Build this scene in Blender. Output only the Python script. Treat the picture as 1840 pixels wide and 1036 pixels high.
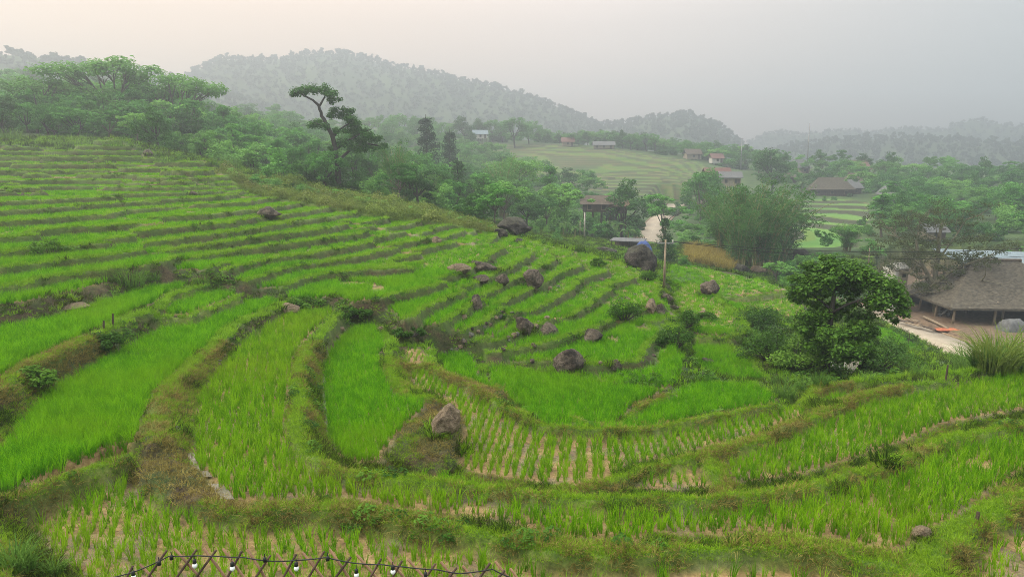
import bpy, bmesh, math, random
import numpy as np
from mathutils import Vector, Matrix, Euler, noise as mnoise

for o in list(bpy.data.objects):
    bpy.data.objects.remove(o)
SC = bpy.context.scene
COL = SC.collection
R = math.radians
PI = math.pi
rnd = random.Random(11)
nrs = np.random.RandomState(5)

# ------------------------------------------------------------------ camera
FPX = 1314.0                       # focal length in pixels of the 1840 px wide photograph
PITCH = math.atan(218.0 / FPX)
cam_d = bpy.data.cameras.new('camera')
cam = bpy.data.objects.new('camera', cam_d)
COL.objects.link(cam)
cam_d.sensor_width = 36.0
cam_d.lens = 36.0 * FPX / 1840.0
cam_d.clip_start = 0.1
cam_d.clip_end = 9000.0
cam.location = (0, 0, 0)
cam.rotation_euler = (PI / 2 - PITCH, 0, 0)
SC.camera = cam

# ------------------------------------------------------------------ sky, sun, exposure
SUN_EL, SUN_AZ = R(42), R(-84)     # azimuth measured from the view direction, negative to the left
world = bpy.data.worlds.new('World')
SC.world = world
world.use_nodes = True
wn, wl = world.node_tree.nodes, world.node_tree.links
for n in list(wn):
    wn.remove(n)
w_out = wn.new('ShaderNodeOutputWorld')
w_bg = wn.new('ShaderNodeBackground')
w_bg.inputs['Strength'].default_value = 0.10
w_sky = wn.new('ShaderNodeTexSky')
w_sky.sky_type = 'NISHITA'
w_sky.sun_disc = False
w_sky.sun_elevation = SUN_EL
w_sky.sun_rotation = SUN_AZ
w_sky.dust_density = 6.0
w_tc = wn.new('ShaderNodeTexCoord')
# veil of smoke and thin cloud: warm towards the low sun, grey away from it
w_dot = wn.new('ShaderNodeVectorMath'); w_dot.operation = 'DOT_PRODUCT'
w_dot.inputs[1].default_value = (math.sin(R(-48)), math.cos(R(-48)), 0.12)
w_map = wn.new('ShaderNodeMapRange')
w_map.inputs['From Min'].default_value = 0.05
w_map.inputs['From Max'].default_value = 0.98
w_ramp = wn.new('ShaderNodeValToRGB')
e = w_ramp.color_ramp.elements
e[0].position, e[0].color = 0.0, (0.385, 0.42, 0.425, 1)
e[1].position, e[1].color = 1.0, (1.34, 0.82, 0.46, 1)
m = e.new(0.60); m.color = (1.16, 0.85, 0.68, 1)
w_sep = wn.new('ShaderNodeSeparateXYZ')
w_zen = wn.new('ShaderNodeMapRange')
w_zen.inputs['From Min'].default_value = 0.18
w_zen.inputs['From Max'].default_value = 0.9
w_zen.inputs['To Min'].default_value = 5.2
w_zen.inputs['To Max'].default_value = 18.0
w_up = wn.new('ShaderNodeMapRange')
w_up.inputs['From Min'].default_value = 0.12
w_up.inputs['From Max'].default_value = 0.6
w_white = wn.new('ShaderNodeMix'); w_white.data_type = 'RGBA'
w_white.inputs[7].default_value = (0.84, 0.85, 0.83, 1)
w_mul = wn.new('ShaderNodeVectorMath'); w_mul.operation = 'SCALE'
w_mix = wn.new('ShaderNodeMix'); w_mix.data_type = 'RGBA'
w_mix.inputs[0].default_value = 0.92
wl.new(w_tc.outputs['Generated'], w_dot.inputs[0])
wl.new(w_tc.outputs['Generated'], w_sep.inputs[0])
wl.new(w_dot.outputs['Value'], w_map.inputs['Value'])
wl.new(w_map.outputs[0], w_ramp.inputs[0])
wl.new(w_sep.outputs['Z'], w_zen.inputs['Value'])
wl.new(w_sep.outputs['Z'], w_up.inputs['Value'])
wl.new(w_up.outputs[0], w_white.inputs[0])
wl.new(w_ramp.outputs['Color'], w_white.inputs[6])
wl.new(w_white.outputs[2], w_mul.inputs[0])
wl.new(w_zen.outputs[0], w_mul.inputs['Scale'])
wl.new(w_sky.outputs['Color'], w_mix.inputs[6])
wl.new(w_mul.outputs[0], w_mix.inputs[7])
wl.new(w_mix.outputs[2], w_bg.inputs['Color'])
wl.new(w_bg.outputs[0], w_out.inputs['Surface'])

sun_d = bpy.data.lights.new('sun', 'SUN')
sun_d.energy = 1.5
sun_d.angle = R(10)
sun_d.color = (1.0, 0.88, 0.70)
sun = bpy.data.objects.new('sun', sun_d)
COL.objects.link(sun)
sv = Vector((math.sin(SUN_AZ) * math.cos(SUN_EL), math.cos(SUN_AZ) * math.cos(SUN_EL), math.sin(SUN_EL)))
sun.rotation_euler = sv.to_track_quat('Z', 'Y').to_euler()
sun.location = (0, 0, 60)

SC.view_settings.view_transform = 'Standard'
SC.view_settings.look = 'None'
SC.view_settings.exposure = 1.15
SC.view_settings.gamma = 1.0
SC.view_settings.use_curve_mapping = False
SC.cycles.volume_bounces = 0
SC.cycles.use_adaptive_sampling = False
SC.cycles.use_light_tree = False
SC.cycles.sample_clamp_indirect = 4.0
SC.cycles.max_bounces = 6
SC.cycles.diffuse_bounces = 3
SC.cycles.transmission_bounces = 4
SC.cycles.use_denoising = True
SC.cycles.denoising_prefilter = 'NONE'
SC.cycles.filter_width = 0.9

# ------------------------------------------------------------------ helpers
def ray(u, v):
    xc, yc = (u - 920.0) / FPX, (518.0 - v) / FPX
    return np.array([xc, math.cos(PITCH) + yc * math.sin(PITCH), -math.sin(PITCH) + yc * math.cos(PITCH)])

def onz(u, v, z):
    """the place in the terrain at height z seen along u, v when the plan was drawn up"""
    r = ray(u, v)
    return r * (z / r[2])

def atd(u, v, d):
    r = ray(u, v)
    return r * (d / math.hypot(r[0], r[1]))

def vnoise(x, y, seed=0):
    """smooth value noise, numpy, about -1..1"""
    x = np.asarray(x, float) + seed * 17.31; y = np.asarray(y, float) - seed * 9.73
    xi, yi = np.floor(x).astype(np.int64), np.floor(y).astype(np.int64)
    fx, fy = x - xi, y - yi
    fx, fy = fx * fx * (3 - 2 * fx), fy * fy * (3 - 2 * fy)
    def h(a, b):
        n = (a * 374761393 + b * 668265263 + seed * 144665) & 0x7fffffff
        n = ((n ^ (n >> 13)) * 1274126177) & 0x7fffffff
        return ((n ^ (n >> 16)) & 0xffff) / 32767.5 - 1
    return (h(xi, yi) * (1 - fx) * (1 - fy) + h(xi + 1, yi) * fx * (1 - fy)
            + h(xi, yi + 1) * (1 - fx) * fy + h(xi + 1, yi + 1) * fx * fy)

def inpoly(px, py, poly):
    poly = np.asarray(poly); c = np.zeros(px.shape, bool); n = len(poly)
    for i in range(n):
        x0, y0 = poly[i][:2]; x1, y1 = poly[(i + 1) % n][:2]
        if y0 == y1: continue
        c ^= ((y0 > py) != (y1 > py)) & (px < (x1 - x0) * (py - y0) / (y1 - y0) + x0)
    return c

def seglen(pts, step):
    """resample a polyline"""
    pts = [np.asarray(p, float) for p in pts]; out = [pts[0]]
    for a, b in zip(pts, pts[1:]):
        n = max(1, int(np.linalg.norm(b - a) / step))
        out += [a + (b - a) * k / n for k in range(1, n + 1)]
    return np.array(out)

def mesh_np(name, verts, faces, smooth=True):
    """verts (n,3), faces (m,3|4) arrays"""
    me = bpy.data.meshes.new(name)
    verts = np.asarray(verts, np.float32); faces = np.asarray(faces, np.int32)
    me.vertices.add(len(verts)); me.vertices.foreach_set('co', verts.ravel())
    k = faces.shape[1]
    me.loops.add(faces.size); me.loops.foreach_set('vertex_index', faces.ravel())
    me.polygons.add(len(faces))
    me.polygons.foreach_set('loop_start', np.arange(0, faces.size, k, dtype=np.int32))
    me.polygons.foreach_set('loop_total', np.full(len(faces), k, np.int32))
    if smooth: me.polygons.foreach_set('use_smooth', np.ones(len(faces), bool))
    me.update(calc_edges=True)
    return me

def attr(me, name, vals):
    a = me.attributes.new(name, 'FLOAT', 'POINT')
    a.data.foreach_set('value', np.asarray(vals, np.float32).ravel())

def link(name, me, mat=None, parent=None, loc=None):
    o = bpy.data.objects.new(name, me)
    COL.objects.link(o)
    if mat is not None and not me.materials: me.materials.append(mat)
    if parent is not None: o.parent = parent
    if loc is not None: o.location = loc
    return o

def tag(o, label=None, cat=None, group=None, kind=None):
    if label: o['label'] = label
    if cat: o['category'] = cat
    if group: o['group'] = group
    if kind: o['kind'] = kind
    return o

def empty(name, loc, label=None, cat=None, group=None, rz=0, s=1):
    o = bpy.data.objects.new(name, None)
    COL.objects.link(o)
    o.location = loc; o.rotation_euler = (0, 0, rz); o.empty_display_size = 0.3
    if not hasattr(s, '__len__'): s = (s, s, s)
    o.scale = s
    return tag(o, label, cat, group)

class MB:
    """collects boxes, tubes, cards, lumps into one mesh"""
    def __init__(self): self.v, self.f = [], []
    def add(self, v, f):
        n = len(self.v); self.v += [tuple(p) for p in v]; self.f += [tuple(i + n for i in q) for q in f]
    def box(self, c, s, rz=0, rx=0, ry=0):
        M = Euler((rx, ry, rz)).to_matrix()
        v = [Vector(c) + M @ Vector((sx * s[0] / 2, sy * s[1] / 2, sz * s[2] / 2)) for sx in (-1, 1) for sy in (-1, 1) for sz in (-1, 1)]
        self.add(v, [(0, 1, 3, 2), (4, 6, 7, 5), (0, 4, 5, 1), (2, 3, 7, 6), (0, 2, 6, 4), (1, 5, 7, 3)])
    def tube(self, pts, rad, n=6, cap=True):
        pts = [Vector(p) for p in pts]
        if not hasattr(rad, '__len__'): rad = [rad] * len(pts)
        rings = []
        for i, p in enumerate(pts):
            t = (pts[min(i + 1, len(pts) - 1)] - pts[max(i - 1, 0)])
            if t.length < 1e-6: t = Vector((0, 0, 1))
            t.normalize()
            a = t.cross(Vector((0, 0, 1)) if abs(t.z) < .9 else Vector((1, 0, 0))).normalized(); b = t.cross(a)
            rings.append([p + (a * math.cos(2 * PI * k / n) + b * math.sin(2 * PI * k / n)) * rad[i] for k in range(n)])
        v = [q for r_ in rings for q in r_]; f = []
        for i in range(len(pts) - 1):
            for k in range(n):
                f.append((i * n + k, i * n + (k + 1) % n, (i + 1) * n + (k + 1) % n, (i + 1) * n + k))
        if cap:
            f.append(tuple(range(n - 1, -1, -1))); f.append(tuple((len(pts) - 1) * n + k for k in range(n)))
        self.add(v, f)
    def poly(self, v): self.add(v, [tuple(range(len(v)))])
    def mesh(self, name, smooth=False):
        me = bpy.data.meshes.new(name)
        me.from_pydata(self.v, [], self.f)
        if smooth: me.polygons.foreach_set('use_smooth', [True] * len(me.polygons))
        me.update()
        return me
    def build(self, name, mat, parent=None, smooth=False, loc=None):
        return link(name, self.mesh(name, smooth), mat, parent, loc)

# ------------------------------------------------------------------ materials
def rgb(h):
    h = h.lstrip('#'); c = [int(h[i:i + 2], 16) / 255 for i in (0, 2, 4)]
    return tuple(x / 12.92 if x <= .04045 else ((x + .055) / 1.055) ** 2.4 for x in c) + (1,)

class NT:
    def __init__(self, name):
        self.m = bpy.data.materials.new(name); self.m.use_nodes = True
        self.n, self.l = self.m.node_tree.nodes, self.m.node_tree.links
        for x in list(self.n): self.n.remove(x)
        self.out = self.n.new('ShaderNodeOutputMaterial')
    def node(self, t, **kw):
        x = self.n.new(t)
        for k, v in kw.items(): setattr(x, k, v)
        return x
    def put(self, sock, val):
        if isinstance(val, bpy.types.NodeSocket): self.l.new(val, sock)
        else: sock.default_value = (*val, 1) if isinstance(val, tuple) and len(val) == 3 and len(sock.default_value) == 4 else val
    def noise(self, scale, detail=3, rough=.55, vec=None, dist=0):
        x = self.node('ShaderNodeTexNoise'); x.inputs['Scale'].default_value = scale
        x.inputs['Detail'].default_value = detail; x.inputs['Roughness'].default_value = rough
        x.inputs['Distortion'].default_value = dist
        if vec is not None: self.l.new(vec, x.inputs['Vector'])
        return x.outputs['Fac']
    def pos(self, sc=None):
        g = self.node('ShaderNodeNewGeometry').outputs['Position']
        if sc is None: return g
        v = self.node('ShaderNodeVectorMath', operation='MULTIPLY'); self.l.new(g, v.inputs[0]); v.inputs[1].default_value = sc
        return v.outputs[0]
    def obj(self, sc=None):
        g = self.node('ShaderNodeTexCoord').outputs['Object']
        if sc is None: return g
        v = self.node('ShaderNodeVectorMath', operation='MULTIPLY'); self.l.new(g, v.inputs[0]); v.inputs[1].default_value = sc
        return v.outputs[0]
    def attr(self, name): return self.node('ShaderNodeAttribute', attribute_name=name).outputs['Fac']
    def ramp(self, fac, stops):
        x = self.node('ShaderNodeValToRGB'); e = x.color_ramp.elements
        while len(e) < len(stops): e.new(.5)
        for q, (p, c) in zip(e, stops): q.position = p; q.color = c if len(c) == 4 else (*c, 1)
        self.l.new(fac, x.inputs[0]); return x.outputs[0]
    def mix(self, fac, a, b, mode='MIX'):
        x = self.node('ShaderNodeMix', data_type='RGBA', blend_type=mode)
        self.put(x.inputs[0], fac); self.put(x.inputs[6], a); self.put(x.inputs[7], b); return x.outputs[2]
    def math(self, op, a, b=0.0, c=None, clamp=False):
        x = self.node('ShaderNodeMath', operation=op, use_clamp=clamp)
        self.put(x.inputs[0], a); self.put(x.inputs[1], b)
        if c is not None: self.put(x.inputs[2], c)
        return x.outputs[0]
    def range(self, v, a, b, c=0.0, d=1.0):
        x = self.node('ShaderNodeMapRange'); self.put(x.inputs['Value'], v)
        x.inputs[1].default_value = a; x.inputs[2].default_value = b; x.inputs[3].default_value = c; x.inputs[4].default_value = d
        return x.outputs[0]
    def bsdf(self, color, rough=.8, bump=None, bstr=.5, bdist=.05, spec=.3):
        p = self.node('ShaderNodeBsdfPrincipled')
        self.put(p.inputs['Base Color'], color); self.put(p.inputs['Roughness'], rough)
        p.inputs['Specular IOR Level'].default_value = spec
        if bump is not None:
            b = self.node('ShaderNodeBump'); b.inputs['Strength'].default_value = bstr; b.inputs['Distance'].default_value = bdist
            self.l.new(bump, b.inputs['Height']); self.l.new(b.outputs[0], p.inputs['Normal'])
        return p.outputs[0]
    def done(self, shader): self.l.new(shader, self.out.inputs['Surface']); return self.m

def leaf_mat(name, dark, mid, light, transl=.35, scale=.25, rough=.55, patch=None, patch_amt=.5, rvar=.26):
    """foliage: colour varies leaf by leaf (object space noise) and plant by plant"""
    t = NT(name)
    rn = t.node('ShaderNodeObjectInfo').outputs['Random']
    a = t.noise(9.0 * scale, 2, .6, t.pos())
    b = t.noise(60.0 * scale, 1, .5, t.pos())
    f = t.math('ADD', t.math('MULTIPLY', a, .5), t.math('MULTIPLY', b, .5))
    f = t.math('ADD', f, t.math('MULTIPLY_ADD', rn, rvar, -.5 * rvar))
    c = t.ramp(f, [(.34, dark), (.5, mid), (.66, light)])
    if patch is not None:
        c = t.mix(t.range(t.noise(.22, 3, .6, t.pos()), .47, .68, 0, patch_amt), c, patch)
    d = t.bsdf(c, rough, spec=.06)
    tr = t.node('ShaderNodeBsdfTranslucent'); t.put(tr.inputs[0], t.mix(.5, c, light))
    mx = t.node('ShaderNodeMixShader'); mx.inputs[0].default_value = transl
    t.l.new(d, mx.inputs[1]); t.l.new(tr.outputs[0], mx.inputs[2])
    return t.done(mx.outputs[0])

def plain_mat(name, c1, c2, scale=4, rough=.85, bump=.3, stretch=None, spec=.25):
    t = NT(name)
    v = t.obj(stretch)
    n = t.noise(scale, 5, .62, v)
    return t.done(t.bsdf(t.ramp(n, [(.32, c1), (.68, c2)]), rough, n, bump, .03, spec))

M = {}
M['rice'] = leaf_mat('rice_leaf', (.030, .150, .002), (.085, .30, .003), (.21, .47, .008), .38, 1.0, .5, (.20, .34, .010), .5, .40)
M['rice_thin'] = leaf_mat('young_rice_leaf', (.042, .145, .003), (.11, .30, .005), (.25, .45, .012), .38, 1.0, .5, (.24, .33, .016), .5, .40)
M['bund_grass'] = leaf_mat('bund_grass_blade', (.075, .17, .008), (.16, .31, .012), (.28, .44, .026), .35, 1.0, .7, (.24, .27, .035), .25)
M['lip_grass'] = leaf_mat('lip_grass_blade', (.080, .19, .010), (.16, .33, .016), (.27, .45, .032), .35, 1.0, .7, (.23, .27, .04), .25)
M['dry_grass'] = leaf_mat('cut_dry_grass', (.085, .066, .020), (.21, .165, .045), (.35, .29, .09), .25, 1.0, .85, (.12, .13, .03), .5)
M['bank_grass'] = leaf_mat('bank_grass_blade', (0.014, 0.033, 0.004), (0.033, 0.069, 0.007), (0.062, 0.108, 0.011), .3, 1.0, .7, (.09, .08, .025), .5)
M['weed'] = leaf_mat('weed_leaf', (0.022, 0.066, 0.008), (0.055, 0.138, 0.014), (0.116, 0.231, 0.024), .3, .8, .6)
M['reed'] = leaf_mat('tall_grass_blade', (0.050, 0.121, 0.020), (0.099, 0.209, 0.033), (0.187, 0.308, 0.055), .4, .8, .6)
M['plume'] = leaf_mat('scrub_leaf', (.055, .095, .016), (.12, .18, .03), (.21, .28, .055), .35, .8, .7, (.22, .19, .07), .45)
M['leaf_dark'] = leaf_mat('dark_leaf', (0.018, 0.064, 0.010), (0.040, 0.124, 0.020), (0.083, 0.216, 0.029), .25, .25)
M['leaf_mid'] = leaf_mat('mid_leaf', (0.033, 0.118, 0.020), (0.074, 0.227, 0.037), (0.156, 0.386, 0.059), .3, .25)
M['leaf_pale'] = leaf_mat('pale_leaf', (0.062, 0.164, 0.032), (0.125, 0.295, 0.054), (0.231, 0.461, 0.087), .35, .25)
M['leaf_olive'] = leaf_mat('olive_leaf', (0.046, 0.063, 0.018), (0.086, 0.109, 0.032), (0.138, 0.161, 0.048), .3, .3)
M['leaf_conifer'] = leaf_mat('conifer_needle', (0.016, 0.043, 0.019), (0.031, 0.078, 0.028), (0.066, 0.133, 0.043), .15, .3)
M['leaf_bamboo'] = leaf_mat('bamboo_leaf', (0.038, 0.111, 0.021), (0.079, 0.207, 0.041), (0.153, 0.329, 0.066), .35, .3)
M['leaf_hero'] = leaf_mat('glossy_leaf', (.024, .066, .009), (.070, .165, .018), (.17, .31, .040), .3, .5, .38)
M['bark'] = plain_mat('bark', (.06, .05, .04, 1), (.15, .125, .10, 1), 6, .9, .6, (1, 1, .25))
M['bark_dark'] = plain_mat('dark_bark', (.025, .022, .018, 1), (.07, .06, .05, 1), 6, .9, .6, (1, 1, .25))
M['bark_olive'] = plain_mat('mossy_bark', (.09, .085, .05, 1), (.20, .175, .115, 1), 6, .9, .6, (1, 1, .25))
M['culm'] = plain_mat('bamboo_culm', (.14, .16, .05, 1), (.34, .30, .12, 1), 5, .5, .1, (1, 1, .2))
# ------------------------------------------------------------------ the lie of the land
S = 1.25                                     # metres per unit of the survey heights below
GUIDES = [                                   # contour lines: height, line
 (3.76, [(-250, 238), (0, 240), (110, 240)]),
 (2.92, [(-250, 249), (0, 250), (170, 250), (215, 251)]),
 (2.06, [(-250, 261), (0, 262), (130, 263), (200, 264)]),
 (1.37, [(-250, 273), (0, 273), (180, 275)]),
 (.47, [(-250, 290), (0, 290), (200, 290), (385, 291)]),
 (-.35, [(-250, 309), (0, 308), (135, 308), (350, 309), (425, 308)]),
 (-.9, [(-250, 326), (0, 323), (190, 322), (330, 321), (450, 321)]),
 (-1.4, [(-250, 346), (0, 343), (210, 337), (277, 335), (456, 330), (500, 328)]),
 (-1.75, [(-250, 370), (0, 364), (270, 353), (365, 350), (507, 338), (550, 336)]),
 (-2.0, [(-250, 388), (0, 379), (190, 362), (290, 359), (432, 350), (554, 347), (600, 342)]),
 (-2.3, [(-250, 414), (0, 400), (135, 390), (290, 375), (450, 370), (567, 356), (640, 350)]),
 (-2.6, [(-250, 445), (0, 430), (125, 416), (368, 399), (480, 385), (600, 368), (660, 360)]),
 (-2.9, [(-250, 478), (0, 456), (200, 440), (380, 418), (480, 402), (633, 380), (690, 366)]),
 (-3.2, [(-250, 520), (0, 492), (150, 472), (350, 440), (480, 422), (581, 412), (700, 388), (745, 378)]),
 (-3.5, [(-250, 585), (0, 540), (101, 506), (189, 488), (330, 464), (480, 442), (620, 425), (740, 402), (780, 392)]),
 (-3.85, [(370, 515), (470, 478), (560, 462), (690, 440), (770, 425), (822, 402)]),
 (-4.3, [(440, 525), (540, 500), (640, 480), (740, 460), (830, 440), (885, 420)]),
 (-4.6, [(656, 556), (723, 533), (778, 520), (839, 503), (905, 468), (930, 436)]),
 (-4.9, [(697, 590), (746, 575), (760, 559), (836, 526), (930, 490), (965, 450)]),
 (-5.2, [(752, 604), (790, 578), (847, 548), (930, 510), (1005, 470), (1010, 450)]),
 (-5.5, [(790, 632), (821, 616), (836, 596), (885, 569), (905, 558), (992, 514), (1052, 482), (1056, 462)]),
 (-5.8, [(859, 642), (885, 610), (928, 587), (960, 575), (1023, 543), (1090, 497), (1102, 476)]),
 (-6.05, [(935, 655), (955, 613), (1003, 590), (1040, 580), (1085, 550), (1141, 525), (1150, 498)]),
 (-6.3, [(1060, 656), (1108, 628), (1123, 610), (1161, 590), (1194, 585), (1212, 560), (1200, 512)]),
 (-6.6, [(872, 668), (1000, 676), (1100, 690), (1204, 700), (1220, 660), (1230, 610)]),
 (-7.2, [(1250, 610), (1375, 683)]),
]
RIDGE = [(-250, 226, 122), (0, 229, 112), (130, 234, 106), (200, 246, 100), (290, 264, 92), (370, 287, 86), (430, 300, 82), (520, 320, 78),
         (640, 346, 74), (720, 366, 72), (800, 390, 70), (880, 414, 67), (920, 427, 65), (1000, 444, 61), (1060, 458, 59), (1120, 474, 57), (1180, 500, 54)]
FARPTS = [  # seen points of the valley and the slopes beyond: u, v, horizontal metres
 (1487, 672, 38), (1420, 645, 35), (1560, 645, 42), (1650, 640, 62), (1690, 646, 68), (1600, 600, 72),
 (1629, 592, 81), (1680, 610, 78), (1740, 632, 74), (1470, 532, 104), (1680, 560, 90), (1800, 565, 92), (1760, 590, 84), (1620, 540, 100),
 (1790, 660, 50), (1840, 650, 50),
 (1240, 482, 82), (1320, 490, 78), (1400, 516, 66), (1300, 545, 62), (1430, 550, 64),
 (1280, 470, 104), (1340, 474, 110), (1450, 470, 114), (1550, 480, 112),
 (1150, 476, 82), (1160, 432, 160), (1190, 388, 208), (1240, 440, 125), (1050, 425, 140), (980, 430, 105), (920, 418, 100),
 (1450, 400, 185), (1440, 372, 215), (1520, 352, 250), (1620, 352, 250), (1720, 400, 175), (1840, 430, 150), (1840, 330, 290), (1700, 335, 285),
 (1440, 305, 320), (1540, 312, 300), (1300, 318, 290), (1200, 345, 240), (1100, 335, 255), (1000, 320, 280), (900, 262, 345), (1000, 259, 345),
 (1100, 269, 330), (1200, 284, 315), (1260, 293, 310), (1330, 305, 320),
 (860, 250, 380), (750, 245, 380), (600, 240, 360), (860, 380, 150), (760, 360, 130), (600, 330, 125), (420, 325, 125), (300, 305, 130),
 (150, 276, 150), (0, 272, 150), (-200, 268, 155), (0, 190, 270), (150, 205, 240), (300, 240, 230), (450, 250, 260), (-250, 190, 270),
 (0, 140, 420), (200, 160, 420), (400, 200, 420), (-300, 130, 420), (700, 330, 190), (860, 330, 220), (600, 290, 220),
]
ABS = [(-1, 3.0, -3.4), (3, 3.2, -3.4), (-6, 3.5, -3.4), (8, 3.5, -3.6), (0, 7, -5.6), (6, 7, -6.0), (-6, 7, -5.8), (-14, 9, -5.2), (-20, 14, -4.7), (12, 8, -5.9), (18, 12, -6.2),
       (26, 18, -6.6), (30, 30, -11), (36, 24, -9.0), (45, 40, -14), (60, 60, -17.6), (75, 80, -18), (110, 90, -17), (130, 130, -14), (-40, 20, -2.5), (-70, 30, 0.5),
       (-100, 70, 5), (-140, 110, 9), (-60, 18, -2), (150, 60, -14), (170, 200, -8), (-200, 170, 16), (-260, 330, 45), (300, 330, 0), (200, 420, 0), (0, 430, 16), (110, 430, 6)]
pts = []
for z, line in GUIDES:
    w = seglen([onz(u, v, z * S) for u, v in line], 2.5)
    pts += [tuple(p) for p in w]
for u, v, d in RIDGE + FARPTS:
    pts.append(tuple(atd(u, v, d)))
pts += ABS
# thin out points that fall together
P = []
for p in pts:
    if all((p[0] - q[0]) ** 2 + (p[1] - q[1]) ** 2 > (.035 * math.hypot(p[0], p[1])) ** 2 for q in P): P.append(p)
P = np.array(P)
def rbf_phi(dx, dy):
    return np.sqrt(dx * dx + dy * dy + 1.5)
A_ = rbf_phi(P[:, None, 0] - P[None, :, 0], P[:, None, 1] - P[None, :, 1])
nP = len(P)
Q_ = np.c_[np.ones(nP), P[:, 0], P[:, 1]]
K_ = np.block([[A_ - np.eye(nP) * .25, Q_], [Q_.T, np.zeros((3, 3))]])
WGT = np.linalg.solve(K_, np.r_[P[:, 2], 0, 0, 0])
def H_exact(x, y):
    x = np.asarray(x, float).ravel(); y = np.asarray(y, float).ravel(); out = np.empty(len(x))
    for i in range(0, len(x), 20000):
        xs, ys = x[i:i + 20000], y[i:i + 20000]
        out[i:i + 20000] = rbf_phi(xs[:, None] - P[None, :, 0], ys[:, None] - P[None, :, 1]) @ WGT[:nP] + WGT[nP] + WGT[nP + 1] * xs + WGT[nP + 2] * ys
    return out

# fine raster of the terraced slope
RES = 0.11
X0, X1, Y0, Y1 = -100.0, 62.0, 2.5, 122.0
nx, ny = int((X1 - X0) / RES), int((Y1 - Y0) / RES)
gx = X0 + np.arange(nx) * RES; gy = Y0 + np.arange(ny) * RES
def bilin(G, x0, y0, st, x, y):
    fx = np.clip((x - x0) / st, 0, G.shape[1] - 1.001); fy = np.clip((y - y0) / st, 0, G.shape[0] - 1.001)
    i, j = fx.astype(int), fy.astype(int); a, b = fx - i, fy - j
    return G[j, i] * (1 - a) * (1 - b) + G[j, i + 1] * a * (1 - b) + G[j + 1, i] * (1 - a) * b + G[j + 1, i + 1] * a * b
CST = 0.9
cx = np.arange(X0 - 2, X1 + 3, CST); cy = np.arange(Y0 - 2, Y1 + 3, CST)
CX, CY = np.meshgrid(cx, cy)
HC = H_exact(CX, CY).reshape(CX.shape)
XX, YY = np.meshgrid(gx, gy)
XX = XX.astype(np.float32); YY = YY.astype(np.float32)
H = bilin(HC, X0 - 2, Y0 - 2, CST, XX, YY).astype(np.float32)
del CX, CY

def wpoly(px, z): return np.array([onz(u, v, z * S)[:2] for u, v in px])

# terraced hill: inside the crest line
ridge_w = [atd(u, v, d)[:2] for u, v, d in RIDGE]
crest = ridge_w + [onz(1222, 560, -7.0 * S)[:2], onz(1232, 640, -7.0 * S)[:2], onz(1215, 700, -6.6 * S)[:2], (6, 20), (6, 9), (-14, 9), (-34, 12), (-95, 40), (-99, 90)]
hill = inpoly(XX, YY, crest)
# scrub strip along the crest, no terraces there
scrub_poly = [(atd(u, v, d)[:2]) for u, v, d in [(400, 296, 86), (520, 320, 79), (640, 346, 75), (720, 366, 73), (800, 390, 71), (885, 415, 68),
              (900, 424, 62), (820, 404, 60.5), (745, 387, 60), (690, 372, 60), (620, 356, 62), (540, 338, 65), (450, 318, 70), (390, 301, 77)]]
scrub = inpoly(XX, YY, scrub_poly)
LEV = np.array([-6.6, -6.3, -6.05, -5.8, -5.5, -5.2, -4.9, -4.6, -4.33, -4.06, -3.8, -3.53, -3.26, -2.99, -2.72, -2.46, -2.2, -1.93, -1.65, -1.35, -1.0, -.6, -.15, .35, .85, 1.35, 1.85, 2.35, 2.85, 3.4, 3.95, 4.5, 5.2, 6, 7, 8, 9, 10]) * S
LEVX = np.r_[LEV[0] - 3, LEV]
Hn = H + (.10 * vnoise(XX / 5.5, YY / 5.5, 3) + .05 * vnoise(XX / 2.1, YY / 2.1, 4)) * np.clip((YY - 14) / 40, .35, 1.3)
wx = XX + 2.5 * vnoise(XX / 7, YY / 7, 8); wy = YY + 2.5 * vnoise(XX / 7, YY / 7, 9)
ca, cb = np.floor(wx / 13.0 + .37 * np.floor(wy / 9.0)).astype(int), np.floor(wy / 9.0).astype(int)
rr = np.random.RandomState(21).rand(64, 64)
off = rr[ca % 64, cb % 64]
off = np.where(off < .42, 0.0, np.where(off < .7, .38, -.38)) * np.clip((np.hypot(XX, YY) - 24) / 6, 0, 1)
k = np.interp(Hn, LEV, np.arange(len(LEV))) + off
kk = np.floor(k); fr = k - kk
dlev = np.interp(np.clip(kk + 1 - off, 0, len(LEV) - 1), np.arange(len(LEV)), LEV) - np.interp(np.clip(kk - off, 0, len(LEV) - 1), np.arange(len(LEV)), LEV)
zl = np.interp(np.clip(kk - off, 0, len(LEV) - 1), np.arange(len(LEV)), LEV)
gyv, gxv = np.gradient(Hn, RES)
slope = np.clip(np.hypot(gxv, gyv), .04, 3)
tread = dlev / slope
s_front, s_back = fr * tread, (1 - fr) * tread
wr = np.clip(tread * .16, .12, .22)
t = np.clip(1 - s_back / wr, 0, 1); t = t * t * (3 - 2 * t)
rim = .11 * np.clip(tread / 2, .4, 1)
zt = zl + rim * np.exp(-((s_front - .10) / .22) ** 2) * (1 - t) + t * (dlev + rim * .9)
Zr = np.where(hill, zt, H)
m_bund = np.where(hill, np.clip(1 - (s_front - .20) / .08, 0, 1) * (1 - t), 0)
m_riser = np.where(hill, np.clip((wr + .06 - s_back) / .06, 0, 1), 0)
m_rice = np.where(hill & (s_front > .25) & (s_back > wr + .16) & (tread > .8), 1.0, 0.0)
# the crest strip is rough pasture
sc_soft = scrub.astype(np.float32)
Zr = np.where(scrub, H + .12 * vnoise(XX / 1.3, YY / 1.3, 12) + .05 * vnoise(XX / .4, YY / .4, 13), Zr)
m_bund = np.where(scrub, .7, m_bund); m_riser = np.where(scrub, 0, m_riser); m_rice = np.where(scrub, 0, m_rice)
del wx, wy, ca, cb, gyv, gxv, off, k

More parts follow.
